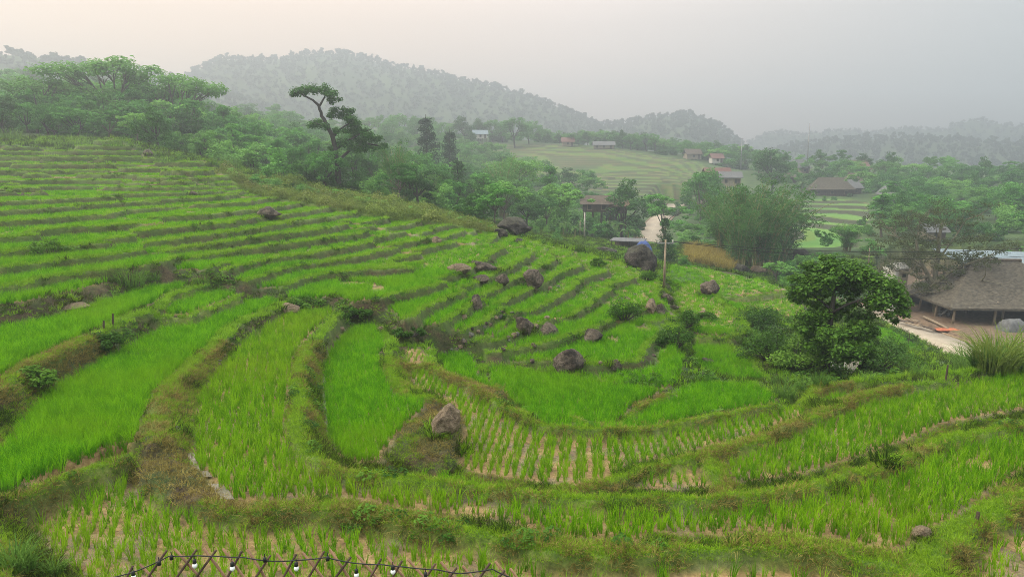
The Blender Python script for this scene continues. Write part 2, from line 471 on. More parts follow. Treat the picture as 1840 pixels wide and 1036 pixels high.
# the paddies close by, drawn one by one: outline, level, spacing of the rows, look
PAD = {
 'P1': (-4.75, [(17, 794), (44, 753), (101, 699), (149, 672), (189, 649), (216, 635), (257, 611), (294, 591), (338, 581), (436, 547), (486, 541), (500, 546), (494, 551), (446, 570), (414, 586), (396, 606),
        (364, 634), (330, 664), (306, 695), (288, 722), (278, 752), (270, 797), (236, 809), (135, 843), (40, 884), (-60, 905), (-160, 910), (-120, 860), (0, 812)]),
 'P2': (-4.98, [(507, 571), (540, 562), (600, 558), (601, 568), (557, 605), (530, 645), (526, 703), (522, 786), (545, 818), (585, 841), (650, 857), (750, 862), (860, 877), (977, 895), (1051, 904), (1124, 913),
        (1271, 910), (1300, 906), (1434, 892), (1529, 873), (1575, 853), (1617, 834), (1682, 803), (1840, 769), (1990, 745), (2000, 800), (1840, 850), (1785, 884), (1751, 919), (1667, 955), (1650, 1000), (1587, 992),
        (1491, 974), (1415, 960), (1300, 964), (1183, 962), (1139, 977), (1095, 974), (1007, 968), (919, 950), (860, 932), (725, 921), (675, 906), (625, 898), (540, 899), (512, 902), (425, 906), (400, 890),
        (372, 862), (345, 835), (345, 790), (352, 720), (372, 690), (405, 655), (440, 615), (470, 593)]),
 'P0': (-5.12, [(37, 916), (100, 886), (175, 852), (226, 830), (232, 835), (236, 856), (262, 880), (290, 910), (350, 926), (400, 936), (525, 938), (675, 951), (860, 968), (948, 1000), (1065, 1018), (1183, 1007),
        (1271, 997), (1400, 1012), (1491, 1020), (1606, 1040), (1640, 1110), (900, 1130), (170, 1110), (140, 1040), (87, 998), (52, 961)]),
 'P3': (-5.42, [(604, 610), (640, 588), (678, 586), (692, 606), (694, 622), (684, 640), (684, 660), (697, 684), (713, 711), (730, 716), (764, 718), (773, 729), (752, 746), (729, 766), (704, 798), (695, 818), (690, 829),
        (640, 836), (605, 828), (588, 800), (580, 760), (577, 700), (579, 660), (588, 635)]),
 'P10': (-5.6, [(724, 628), (750, 624), (764, 632), (768, 644), (752, 656), (730, 652)]),
 'P4': (-5.75, [(731, 668), (760, 668), (804, 682), (847, 702), (885, 722), (914, 742), (949, 760), (1000, 774), (1083, 777), (1159, 777), (1220, 767), (1296, 749), (1399, 732), (1438, 734), (1455, 745), (1381, 773),
        (1366, 786), (1280, 803), (1250, 815), (1159, 836), (1083, 866), (1040, 876), (1000, 872), (950, 866), (860, 852), (818, 838), (818, 800), (836, 760), (800, 722), (768, 708), (742, 700)]),
 'P6': (-5.75, [(1305, 832), (1370, 803), (1402, 786), (1490, 753), (1562, 725), (1700, 694), (1840, 672), (2000, 650), (2010, 700), (1840, 736), (1700, 762), (1640, 787), (1560, 817), (1480, 842), (1400, 862), (1312, 870)]),
 'P8': (-5.7, [(1100, 878), (1162, 853), (1252, 830), (1288, 876), (1200, 884)]),
 'P7': (-5.85, [(1455, 734), (1474, 699), (1567, 684), (1690, 676), (1640, 685), (1567, 698), (1492, 728)]),
 'P5a': (-6.5, [(874, 664), (902, 660), (970, 672), (1022, 678), (1098, 692), (1194, 705), (1142, 728), (1108, 764), (1022, 768), (965, 757), (932, 742), (902, 727), (880, 704)]),
 'P5b': (-6.6, [(1216, 705), (1252, 692), (1360, 692), (1390, 714), (1397, 726), (1296, 743), (1220, 760), (1165, 769), (1132, 766), (1156, 732)]),
 'P9': (-6.2, [(780, 642), (820, 638), (850, 642), (862, 672), (857, 692), (820, 680), (782, 660)]),
 'Pe': (-4.2, [(338, 511), (270, 521), (189, 545), (101, 575), (0, 594), (-120, 622), (-200, 660), (-160, 745), (-60, 705), (0, 681), (51, 648), (101, 628), (162, 599), (236, 562), (274, 548), (300, 528), (336, 517)]),
 'Ps': (-4.45, [(281, 558), (284, 568), (338, 564), (428, 530), (372, 527), (305, 546)]),
 'PR1': (-8.6, [(1196, 476), (1245, 478), (1300, 491), (1370, 505), (1415, 520), (1330, 529), (1297, 528), (1268, 507), (1225, 500)]),
 'PR2': (-8.9, [(1300, 545), (1330, 536), (1420, 528), (1450, 560), (1400, 575), (1345, 570)]),
 'PR3': (-6.9, [(1204, 530), (1240, 505), (1262, 512), (1288, 540), (1332, 575), (1338, 590), (1310, 603), (1254, 600), (1218, 562)]),
 'PR4': (-7.2, [(1248, 614), (1300, 616), (1350, 650), (1376, 684), (1290, 685), (1244, 664)]),
 'P12': (-5.12, [(1765, 975), (1840, 945), (1960, 920), (1960, 1060), (1740, 1060)]),
}
LINES = [  # bund crests: height above survey, half width in metres, line
 (-4.66, 0.20, [(506, 545), (497, 551), (447, 572), (411, 591), (392, 613), (361, 640), (326, 670), (303, 700), (284, 728), (274, 757), (268, 797)]),
 (-4.72, 0.119, [(268, 800), (236, 813), (135, 848), (40, 889), (-60, 912)]),
 (-4.81, 0.135, [(612, 563), (585, 590), (552, 628), (541, 660), (537, 705), (533, 783), (553, 812), (595, 838), (660, 851), (760, 859), (860, 872), (960, 885), (1050, 893), (1150, 897), (1280, 895), (1400, 882), (1480, 867), (1560, 844), (1640, 813), (1700, 787), (1840, 756), (2000, 735)]),
 (-5.34, 0.119, [(690, 590), (701, 606), (705, 625), (696, 645), (698, 665), (712, 690), (728, 710), (768, 716)]),
 (-5.60, 0.125, [(705, 625), (735, 619), (762, 624), (778, 640), (768, 655), (740, 660)]),
 (-5.56, 0.10, [(768, 655), (804, 675), (847, 694), (885, 714), (918, 735), (955, 754), (1005, 767), (1083, 770), (1159, 769), (1220, 759), (1296, 742), (1400, 725)]),
 (-5.55, 0.11, [(1060, 879), (1083, 871), (1160, 840), (1250, 819), (1290, 806), (1366, 789), (1400, 774), (1460, 750), (1492, 734), (1567, 706), (1640, 692), (1705, 683)]),
 (-5.58, 0.11, [(1268, 824), (1284, 850), (1302, 886)]),
 (-5.62, 0.15, [(1440, 720), (1470, 696), (1560, 680), (1640, 676), (1700, 672), (1840, 658), (2000, 640)]),
 (-4.88, 0.125, [(232, 818), (300, 852), (345, 880), (400, 914), (470, 918), (530, 913), (600, 917), (680, 927), (760, 942), (860, 955), (930, 972), (1000, 985), (1080, 994), (1180, 986), (1300, 983), (1420, 983), (1500, 996), (1600, 1016), (1700, 1038)]),
 (-4.93, 0.243, [(1640, 1036), (1672, 985), (1730, 950), (1790, 918), (1840, 895), (1960, 860)]),
 (-6.42, 0.094, [(1208, 703), (1150, 728), (1118, 762)]),
 (-4.14, 0.132, [(-160, 760), (-60, 718), (0, 692), (51, 655), (101, 635), (162, 605), (236, 568), (278, 553), (302, 532), (345, 518), (372, 514)]),
 (-4.38, 0.107, [(277, 556), (281, 571), (338, 568), (432, 532)]),
 (-6.42, 0.094, [(866, 648), (866, 675), (872, 706)]),
 (-8.5, 0.144, [(1278, 521), (1297, 532), (1330, 533), (1420, 524)]),
 (-6.8, 0.107, [(1262, 510), (1291, 538), (1335, 573), (1344, 590), (1312, 606), (1250, 604)]),
 (-7.08, 0.107, [(1242, 612), (1300, 613), (1352, 648), (1380, 684)]),
 (-4.98, 0.082, [(236, 826), (262, 862), (296, 898)]),
]
fixed = np.zeros(XX.shape, bool); Zn = Zr.copy()
pad_id = np.full(XX.shape, -1, np.int8)
names = list(PAD)
near = np.zeros(XX.shape, bool)
def sub(poly, pad=0):
    a, b = np.min(poly, 0) - pad, np.max(poly, 0) + pad
    i0, i1 = max(0, int((a[0] - X0) / RES)), min(nx, int((b[0] - X0) / RES) + 2)
    j0, j1 = max(0, int((a[1] - Y0) / RES)), min(ny, int((b[1] - Y0) / RES) + 2)
    return slice(j0, j1), slice(i0, i1)
for i, nm in enumerate(names):
    z, px = PAD[nm]; w = wpoly(px, z); sl = sub(w)
    m = inpoly(XX[sl], YY[sl], w)
    pad_id[sl][m] = i; fixed[sl][m] = True; Zn[sl][m] = z * S
def dilate(m, r):
    n = int(r / RES); out = m.copy()
    for _ in range(n):
        o = out.copy(); o[1:] |= out[:-1]; o[:-1] |= out[1:]; o[:, 1:] |= out[:, :-1]; o[:, :-1] |= out[:, 1:]; out = o
    return out
near = dilate(fixed, .8)
cr = np.zeros(XX.shape, np.float32)          # crest mask
for li, (z, hw, px) in enumerate(LINES):            # a sloping bank on either side of every crest
    cut = hw + (.07 if li in (2, 9) else .06 if li in (0, 1, 5, 6, 8, 10) else .05)
    for p in seglen([onz(u, v, z * S) for u, v in px], .10):
        sl = sub(np.array([p[:2]]), cut + .05)
        if XX[sl].size == 0: continue
        m = (XX[sl] - p[0]) ** 2 + (YY[sl] - p[1]) ** 2 < (cut * (1 + .3 * vnoise(p[0] / .7, p[1] / .7, 35))) ** 2
        pad_id[sl][m] = -1; fixed[sl][m] = False; near[sl] |= m
for z, hw, px in LINES:
    w = seglen([onz(u, v, z * S) for u, v in px], .07)
    for p in w:
        h2 = hw * (1 + .25 * vnoise(p[0] / .9, p[1] / .9, 31))
        p = p[:2] + .09 * np.array([vnoise(p[0] / .8, p[1] / .8, 32), vnoise(p[0] / .8, p[1] / .8, 33)])
        sl = sub(np.array([p]), h2 + .05)
        if XX[sl].size == 0: continue
        m = (XX[sl] - p[0]) ** 2 + (YY[sl] - p[1]) ** 2 < h2 * h2
        Zn[sl][m] = z * S + .035 * vnoise(p[0] / .5, p[1] / .5, 34); fixed[sl][m] = True; cr[sl][m] = 1; pad_id[sl][m] = -1; near[sl] |= m
free = near & ~fixed
jj, ii = np.where(free)
keep = (jj > 0) & (ii > 0) & (jj < ny - 1) & (ii < nx - 1); jj, ii = jj[keep], ii[keep]
for it in range(420):
    new = .25 * (Zn[jj - 1, ii] + Zn[jj + 1, ii] + Zn[jj, ii - 1] + Zn[jj, ii + 1])
    Zn[jj, ii] += 1.0 * (new - Zn[jj, ii])
pd = pad_id >= 0
m_rice = np.where(near, 0.0, m_rice)
inner = ~dilate(~pd, .12)
m_rice = np.where(inner, 1.0, m_rice)
m_bund = np.where(near, np.where(cr > 0, 1.0, 0), m_bund)
m_riser = np.where(near, np.where(free, 1.0, 0), m_riser)
# paddy floor mask for the ground colour (mud), softened
m_mud = np.where(near, pd * 1.0, (m_rice > 0) * .8)
# heap of cut earth on the lower bund and the grassy hump by the boulder
m_heap = np.zeros(XX.shape, np.float32)
def hump(px, z, h, seed=0):
    w = wpoly(px, z); c = w.mean(0); sl = sub(w, .3)
    m = inpoly(XX[sl], YY[sl], w)
    rad = np.sqrt(((w - c) ** 2).sum(1)).mean()
    d = np.hypot(XX[sl] - c[0], YY[sl] - c[1]) / rad
    Zn[sl] = np.where(m, np.maximum(Zn[sl], z * S + h * np.clip(1.25 - d, 0, 1) ** .7 + .06 * vnoise(XX[sl] / .3, YY[sl] / .3, 40 + seed)), Zn[sl])
    m_heap[sl][m] = 1; m_rice[sl][m] = 0; m_riser[sl][m] = 1; m_mud[sl][m] = 0; m_bund[sl][m] = 0
    return w
HEAP = hump([(236, 822), (275, 820), (330, 846), (372, 882), (400, 908), (340, 916), (296, 902), (262, 872), (240, 846)], -5.0, .24)
HUMP = hump([(700, 830), (716, 800), (742, 770), (772, 740), (800, 730), (826, 770), (812, 800), (815, 836), (760, 842)], -5.62, .38, 1)
rough = .028 * vnoise(XX / .33, YY / .33, 50) + .02 * vnoise(XX / .17, YY / .17, 51)
Zr = Zn + rough * (np.clip(m_bund + m_riser * 1.6, 0, 1.6) + .25)
Zr[:, :] = np.where(m_mud > .5, Zr + .012 * vnoise(XX / .25, YY / .25, 52), Zr)
def blur(a):
    b = a.copy(); b[1:-1] = .25 * a[:-2] + .5 * a[1:-1] + .25 * a[2:]
    c = b.copy(); c[:, 1:-1] = .25 * b[:, :-2] + .5 * b[:, 1:-1] + .25 * b[:, 2:]
    return c
b_bund, b_riser, b_mud = blur(m_bund.astype(np.float32)), blur(m_riser.astype(np.float32)), blur(m_mud.astype(np.float32))

# the road and the beaten yard cut level into the ground
ROAD = seglen([onz(u, v, z) for u, v, z in [(1960, 735, -18), (1860, 692, -18), (1760, 646, -18), (1680, 611, -18), (1629, 593, -18), (1580, 574, -18), (1520, 549, -18), (1470, 533, -18), (1400, 512, -17.8), (1310, 482, -17.5), (1230, 455, -16.9), (1165, 430, -16), (1178, 402, -14.9), (1196, 384, -13.9), (1216, 366, -12.6)]], 1.5)
for _ in range(6): ROAD[1:-1] = .25 * ROAD[:-2] + .5 * ROAD[1:-1] + .25 * ROAD[2:]
YARD = np.array([onz(u, v, -17.75)[:2] for u, v in [(1612, 574), (1650, 588), (1700, 606), (1745, 622), (1800, 650), (1990, 720), (2100, 500), (1600, 490), (1560, 520), (1590, 556)]])
def level(x, y, z):
    shp = z.shape; x, y, z = x.ravel().astype(float), y.ravel().astype(float), z.ravel().copy().astype(float)
    yd = inpoly(x, y, YARD); z[yd] = -17.75 + .08 * vnoise(x[yd] / 1.5, y[yd] / 1.5, 61)
    c = np.where((x > -5) & (y > 45) & (y < 260))[0]
    for i in range(0, len(c), 20000):
        q = c[i:i + 20000]
        d2 = (x[q, None] - ROAD[None, :, 0]) ** 2 + (y[q, None] - ROAD[None, :, 1]) ** 2
        j = d2.argmin(1); d = np.sqrt(d2[np.arange(len(q)), j])
        w = np.clip((d - 3.4) / np.where(yd[q], .6, 4.0), 0, 1); w = w * w * (3 - 2 * w)
        z[q] = z[q] * w + (ROAD[j, 2] - .12) * (1 - w)
    return z.reshape(shp)
q_ = (XX > -5) & (YY > 45)
jr, ir = np.where(q_.any(1))[0][0], np.where(q_.any(0))[0][0]
Zr[jr:, ir:] = level(XX[jr:, ir:], YY[jr:, ir:], Zr[jr:, ir:])

ROADFIELD = np.array([atd(u, 300, d)[:2] for u, d in [(1575, 58), (1592, 74), (1625, 75), (1668, 70.5), (1700, 67.5), (1740, 64), (1755, 54), (1640, 50)]])
# terraced fields far off across the valley
field_poly = np.array([atd(u, v, d)[:2] for u, v, d in [(840, 262, 350), (950, 256, 352), (1110, 266, 336), (1262, 292, 312), (1300, 330, 272), (1215, 372, 215), (1170, 352, 225), (1060, 345, 240), (960, 322, 270), (870, 290, 310)]])
valley_poly = np.array([atd(u, v, d)[:2] for u, v, d in [(1400, 362, 235), (1500, 356, 245), (1560, 368, 230), (1560, 400, 190), (1540, 450, 135), (1420, 470, 122), (1400, 420, 165)]])
low_poly = np.array([atd(u, v, d)[:2] for u, v, d in [(1025, 430, 132), (1100, 428, 138), (1125, 452, 110), (1060, 462, 98), (1020, 450, 104)]])
def far_z(x, y):
    h = H_exact(x, y); st = np.zeros(len(h)); lip = np.zeros(len(h)); fld = np.zeros(len(h))
    for poly, step, code in ((field_poly, .95, 1), (valley_poly, .8, 2), (low_poly, .8, 2)):
        m = inpoly(x, y, poly)
        hh = h[m] + .22 * vnoise(x[m] / 16, y[m] / 16, 60)
        q = hh / step; f = q - np.floor(q)
        tt = np.clip((f - .72) / .2, 0, 1)
        h[m] = (np.floor(q) + tt) * step - (hh - h[m])
        st[m] = np.where(f > .7, 1, 0); lip[m] = np.where(f < .2, 1, 0); fld[m] = code
    h = level(x, y, h)
    return h, st, lip, fld

def ground_z(x, y):
    """height of the finished ground"""
    x = np.atleast_1d(np.asarray(x, float)); y = np.atleast_1d(np.asarray(y, float))
    ins = (x > X0 + .3) & (x < X1 - .3) & (y > Y0 + .3) & (y < Y1 - .3)
    out = np.empty(len(x))
    if ins.any(): out[ins] = bilin(Zr, X0, Y0, RES, x[ins], y[ins])
    if (~ins).any(): out[~ins] = far_z(x[~ins], y[~ins])[0]
    return out
def gz(x, y): return float(ground_z(x, y)[0])
def spot(u, d, v=300):
    p = atd(u, v, d); return Vector((p[0], p[1], gz(p[0], p[1])))
def hit(u, v, dmin=4, dmax=430):
    """where the line of sight u, v meets the finished ground"""
    r = ray(u, v); r = r / math.hypot(r[0], r[1])
    d = np.concatenate([np.arange(dmin, 60, .06), np.arange(60, 130, .15), np.arange(130, dmax, 1.0)])
    d = d[d >= dmin]
    g = ground_z(r[0] * d, r[1] * d)
    below = np.where(r[2] * d < g)[0]
    q = d[below[0]] if len(below) else d[-1]
    return Vector((r[0] * q, r[1] * q, float(ground_z(r[0] * q, r[1] * q)[0]))), q

def blur_flag(x, y): return inpoly(x, y, YARD) * 1.0
# the ground as one mesh, finer where it is close
ths = np.linspace(R(-43), R(43), 640)
ds = np.concatenate([np.arange(2.6, 9, .4), np.arange(9, 26, .075), np.arange(26, 45, .10), np.arange(45, 118, .165), 118 * 1.006 ** np.arange(0, 214)])
TH, DD = np.meshgrid(ths, ds)
VX, VY = (np.sin(TH) * DD).ravel(), (np.cos(TH) * DD).ravel()
ins = (VX > X0 + .3) & (VX < X1 - .3) & (VY > Y0 + .3) & (VY < Y1 - .3)
VZ = np.empty(len(VX)); a_mud = np.zeros(len(VX)); a_bund = np.zeros(len(VX)); a_riser = np.zeros(len(VX)); a_fld = np.zeros(len(VX))
VZ[ins] = bilin(Zr, X0, Y0, RES, VX[ins], VY[ins])
a_mud[ins] = bilin(b_mud, X0, Y0, RES, VX[ins], VY[ins]); a_bund[ins] = bilin(b_bund, X0, Y0, RES, VX[ins], VY[ins]); a_riser[ins] = bilin(b_riser, X0, Y0, RES, VX[ins], VY[ins])
hz, st_, lip_, fld_ = far_z(VX[~ins], VY[~ins])
VZ[~ins] = hz; a_riser[~ins] = st_; a_bund[~ins] = lip_; a_fld[~ins] = fld_
nT, nD = len(ths), len(ds)
idx = np.arange(nT * nD).reshape(nD, nT)
F = np.stack([idx[:-1, :-1], idx[:-1, 1:], idx[1:, 1:], idx[1:, :-1]], -1).reshape(-1, 4)
F = F[:, ::-1]
me = mesh_np('terraced_ground', np.c_[VX, VY, VZ], F)
attr(me, 'mud', a_mud); attr(me, 'bund', a_bund); attr(me, 'riser', a_riser); attr(me, 'field', a_fld); attr(me, 'yard', blur_flag(VX, VY))

t = NT('terrace_ground')
p = t.pos()
big, mid_, fine = t.noise(.35, 4, .6, p), t.noise(2.2, 4, .6, p), t.noise(14, 4, .65, p)
mud = t.ramp(t.math('ADD', t.math('MULTIPLY', mid_, .55), t.math('MULTIPLY', fine, .45)), [(.36, (.085, .056, .026)), (.5, (.21, .138, .056)), (.64, (.33, .23, .105))])
wet = t.range(t.noise(.9, 3, .6, p), .52, .60)
mud = t.mix(t.math('MULTIPLY', wet, .4), mud, (.13, .108, .085, 1))
turf = t.ramp(t.math('ADD', t.math('MULTIPLY', mid_, .5), t.math('MULTIPLY', fine, .5)), [(.35, (.04, .085, .008)), (.5, (.09, .16, .014)), (.65, (.16, .22, .03))])
soil = t.ramp(t.math('ADD', t.math('MULTIPLY', mid_, .4), t.math('MULTIPLY', fine, .6)), [(.34, (.016, .011, .006)), (.5, (.046, .032, .015)), (.68, (.12, .088, .042))])
bank = t.ramp(fine, [(.35, (.014, .026, .006)), (.6, (.045, .068, .012))])
soil = t.mix(t.range(t.noise(.8, 4, .65, p), .44, .58), soil, bank)
wild = t.ramp(t.math('ADD', t.math('MULTIPLY', big, .6), t.math('MULTIPLY', mid_, .4)), [(.38, (.020, .045, .010)), (.52, (.045, .085, .016)), (.66, (.09, .13, .03))])
fa = t.attr('field')
f1 = t.ramp(t.noise(.05, 4, .7, t.pos((1, 1, 16))), [(.40, (.048, .10, .022)), (.48, (.075, .125, .03)), (.53, (.17, .12, .055)), (.58, (.07, .115, .028))])
f2 = t.ramp(t.noise(.05, 3, .6, p), [(.4, (.06, .16, .02)), (.6, (.11, .22, .03))])
wild = t.mix(t.math('MULTIPLY', t.range(fa, .3, .9), 1.0), wild, f1)
wild = t.mix(t.range(fa, 1.4, 1.9), wild, f2)
wild = t.mix(t.attr('yard'), wild, t.ramp(mid_, [(.35, (.085, .055, .033)), (.65, (.19, .13, .082))]))
c = t.mix(t.attr('mud'), wild, mud)
soil = t.mix(t.range(fa, .3, .9), soil, t.ramp(mid_, [(.4, (.022, .040, .012)), (.6, (.06, .055, .024))]))
c = t.mix(t.attr('riser'), c, soil)
c = t.mix(t.attr('bund'), c, turf)
rg = t.mix(t.math('MULTIPLY', wet, t.attr('mud')), (.9, .9, .9, 1), (.22, .22, .22, 1))
bmp = t.math('ADD', t.math('MULTIPLY', fine, .6), t.math('MULTIPLY', mid_, .7))
M['ground'] = t.done(t.bsdf(c, rg, bmp, .7, .07, .3))
ground = link('terraced_ground', me, M['ground'])
tag(ground, 'stepped green hillside of mud paddies, grassy bunds and soil banks above the valley', kind='structure')
del TH, DD
# ------------------------------------------------------------------ instanced plants nobody could count
SRC = {}
def blades(name, n, h, spread, lean, w, mat, seed, segs=3, dome=False):
    """a tuft of grass blades as one small mesh"""
    r = random.Random(seed); v, f = [], []
    for i in range(n):
        a = r.uniform(0, 2 * PI); rr = spread * math.sqrt(r.random())
        bx, by = math.cos(a) * rr, math.sin(a) * rr
        la = a + r.uniform(-.8, .8); ln = lean * r.uniform(.3, 1.3); hh = h * r.uniform(.62, 1.12)
        fa = r.uniform(0, 2 * PI); px, py = math.cos(fa), math.sin(fa)
        base = len(v)
        for s in range(segs + 1):
            t_ = s / segs; ww = w * (1 - t_ ** 1.6) * .5 + .0006
            x = bx + math.cos(la) * ln * hh * t_ ** 2; y = by + math.sin(la) * ln * hh * t_ ** 2
            z = hh * (t_ - .22 * ln * t_ ** 3)
            v.append((x - px * ww, y - py * ww, z)); v.append((x + px * ww, y + py * ww, z))
        for s in range(segs):
            b = base + 2 * s; f.append((b, b + 1, b + 3, b + 2))
    me = mesh_np(name, v, f, True)
    me.materials.append(mat)
    return me

def leafy(name, n, rad, h, ls, mat, seed, flat=.5):
    """a low mound of broad leaves"""
    r = random.Random(seed); v, f = [], []
    for i in range(n):
        a = r.uniform(0, 2 * PI); q = math.sqrt(r.random()); rr = rad * q
        z = h * (1 - q * q) * r.uniform(.5, 1.05) + .02
        c = Vector((math.cos(a) * rr, math.sin(a) * rr, z))
        nrm = Vector((math.cos(a) * q * .9 + r.uniform(-flat, flat), math.sin(a) * q * .9 + r.uniform(-flat, flat), 1)).normalized()
        t1 = nrm.cross(Vector((r.uniform(-1, 1), r.uniform(-1, 1), .1))).normalized(); t2 = nrm.cross(t1)
        s = ls * r.uniform(.6, 1.3); b = len(v)
        v += [c - t1 * s * .5, c + t2 * s * .32 + nrm * s * .07, c + t1 * s * .55, c - t2 * s * .32 + nrm * s * .07]
        f.append((b, b + 1, b + 2, b + 3))
    me = mesh_np(name, v, f, False); me.materials.append(mat)
    return me

def scatter(name, pts, rots, scls, idxs, meshes, label, parent=None):
    """points mesh + nodes that set one of MESHES on every point"""
    pts = np.asarray(pts, np.float32)
    me = bpy.data.meshes.new(name)
    me.vertices.add(len(pts)); me.vertices.foreach_set('co', pts.ravel())
    a = me.attributes.new('rot', 'FLOAT_VECTOR', 'POINT'); a.data.foreach_set('vector', np.asarray(rots, np.float32).ravel())
    sc3 = np.asarray(scls, np.float32)
    if sc3.ndim == 1: sc3 = np.repeat(sc3[:, None], 3, 1)
    a = me.attributes.new('scl', 'FLOAT_VECTOR', 'POINT'); a.data.foreach_set('vector', sc3.ravel())
    a = me.attributes.new('pick', 'INT', 'POINT'); a.data.foreach_set('value', np.asarray(idxs, np.int32))
    o = bpy.data.objects.new(name, me); COL.objects.link(o)
    ng = bpy.data.node_groups.new(name + '_nodes', 'GeometryNodeTree')
    ng.interface.new_socket('Geometry', in_out='INPUT', socket_type='NodeSocketGeometry')
    ng.interface.new_socket('Geometry', in_out='OUTPUT', socket_type='NodeSocketGeometry')
    N, L = ng.nodes, ng.links
    gi, go = N.new('NodeGroupInput'), N.new('NodeGroupOutput')
    iop = N.new('GeometryNodeInstanceOnPoints'); iop.inputs['Pick Instance'].default_value = True
    jn = N.new('GeometryNodeJoinGeometry')
    for m in reversed(meshes):
        if m.name not in SRC: SRC[m.name] = bpy.data.objects.new(m.name, m)
        oi = N.new('GeometryNodeObjectInfo'); oi.inputs['Object'].default_value = SRC[m.name]; oi.inputs['As Instance'].default_value = True
        L.new(oi.outputs['Geometry'], jn.inputs[0])
    def na(nm, ty):
        x = N.new('GeometryNodeInputNamedAttribute'); x.data_type = ty; x.inputs['Name'].default_value = nm
        return [q for q in x.outputs if q.enabled and q.name == 'Attribute'][0]
    L.new(gi.outputs[0], iop.inputs['Points']); L.new(jn.outputs[0], iop.inputs['Instance'])
    L.new(na('pick', 'INT'), iop.inputs['Instance Index'])
    e2r = N.new('FunctionNodeEulerToRotation'); L.new(na('rot', 'FLOAT_VECTOR'), e2r.inputs[0]); L.new(e2r.outputs[0], iop.inputs['Rotation'])
    L.new(na('scl', 'FLOAT_VECTOR'), iop.inputs['Scale'])
    L.new(iop.outputs[0], go.inputs[0])
    md = o.modifiers.new('plants', 'NODES'); md.node_group = ng
    tag(o, label, kind='stuff')
    if parent is not None: o.parent = parent
    return o

RICE = [blades('rice_tuft_%d' % i, 20, .36, .055, .42, .012, M['rice'], 100 + i) for i in range(5)]
RICE_T = [blades('thin_rice_tuft_%d' % i, 14, .31, .040, .36, .011, M['rice_thin'], 120 + i) for i in range(5)]
RICE_M = [blades('rice_patch_%d' % i, 30, .31, .17, .34, .017, M['rice'], 140 + i, 2) for i in range(4)]
RICE_F = [blades('rice_stand_%d' % i, 46, .32, .32, .36, .030, M['rice'], 160 + i, 2) for i in range(4)]
GR_N = [blades('short_grass_%d' % i, 18, .085, .085, 1.0, .008, M['bund_grass'], 180 + i, 2) for i in range(4)]
GR_D = [blades('dry_grass_%d' % i, 18, .10, .085, 1.5, .008, M['dry_grass'], 190 + i, 2) for i in range(4)]
GR_B = [blades('bank_grass_%d' % i, 16, .17, .10, 1.2, .010, M['bank_grass'], 200 + i, 2) for i in range(4)]
GR_F = [blades('bund_sward_%d' % i, 34, .19, .17, .8, .018, M['lip_grass'], 210 + i, 2) for i in range(4)]
GR_FB = [blades('bank_sward_%d' % i, 32, .24, .22, 1.1, .020, M['bank_grass'], 220 + i, 2) for i in range(4)]
WEED = [leafy('weed_mound_%d' % i, 60, .26, .24, .10, M['weed'], 230 + i) for i in range(4)]
PLUME = [blades('scrub_tuft_%d' % i, 60, .50, .40, .75, .035, M['plume'], 240 + i, 3) for i in range(3)] + [leafy('scrub_mound_%d' % i, 150, .7, .7, .14, M['plume'], 250 + i, .9) for i in range(2)]

vis = (np.abs(np.arctan2(XX, YY)) < R(42))
def jit(mask, d0, d1, sp, seed):
    """jittered grid points in the true cells of MASK with range d0..d1 from the viewpoint"""
    r = np.random.RandomState(seed)
    gx_, gy_ = np.meshgrid(np.arange(X0 + 1, X1 - 1, sp), np.arange(Y0 + 1, Y1 - 1, sp))
    d = np.hypot(gx_, gy_); m = (d > d0) & (d < d1) & (np.abs(np.arctan2(gx_, gy_)) < R(41))
    x, y = gx_[m], gy_[m]
    x = x + r.uniform(-.5, .5, len(x)) * sp; y = y + r.uniform(-.5, .5, len(y)) * sp
    i, j = ((x - X0) / RES + .5).astype(int).clip(0, nx - 1), ((y - Y0) / RES + .5).astype(int).clip(0, ny - 1)
    ok = mask[j, i]
    return x[ok], y[ok]
def put(name, x, y, meshes, label, smin=.8, smax=1.2, tilt=.12, seed=1, sink=.01, hz=None):
    r = np.random.RandomState(seed); n = len(x)
    rot = np.c_[r.uniform(-tilt, tilt, n), r.uniform(-tilt, tilt, n), r.uniform(0, 2 * PI, n)]
    s = r.uniform(smin, smax, n)
    if hz is not None: s = np.c_[s, s, s * hz]
    z = ground_z(x, y) - sink
    return scatter(name, np.c_[x, y, z], rot, s, r.randint(0, len(meshes), n), meshes, label)

rd_ = np.full(XX.shape, 99.0, np.float32)
for p_ in ROAD:
    sl = sub(np.array([p_[:2]]), 4.4)
    if XX[sl].size: rd_[sl] = np.minimum(rd_[sl], np.hypot(XX[sl] - p_[0], YY[sl] - p_[1]))
# rows of rice in the paddies close by: direction of the rows, row pairs, tuft spacing, share standing, scale, look
ROWS = {'P0': (-22, .18, .13, .94, 1.0, 'T'), 'P2': (-17, .15, .11, .97, 1.08, 'T'), 'P4': (5, .205, .10, .98, .95, 'T'), 'P3': (-16, .15, .11, .98, .95, 'R'), 'P1': (-30, .125, .11, 1, 1.05, 'R'),
        'P6': (24, .14, .11, .96, .98, 'T'), 'P8': (10, .2, .15, .9, .9, 'T'), 'P7': (24, .16, .12, 1, .95, 'R'), 'P5a': (6, .14, .12, 1, 1.0, 'R'), 'P5b': (12, .14, .12, 1, 1.0, 'R'),
        'P9': (0, .13, .12, 1, 1.0, 'R'), 'P10': (0, .22, .17, .85, .8, 'T'), 'Pe': (-35, .13, .12, 1, 1.0, 'R'), 'Ps': (-30, .14, .13, 1, .95, 'R'), 'P12': (-10, .24, .17, .85, 1.05, 'T')}
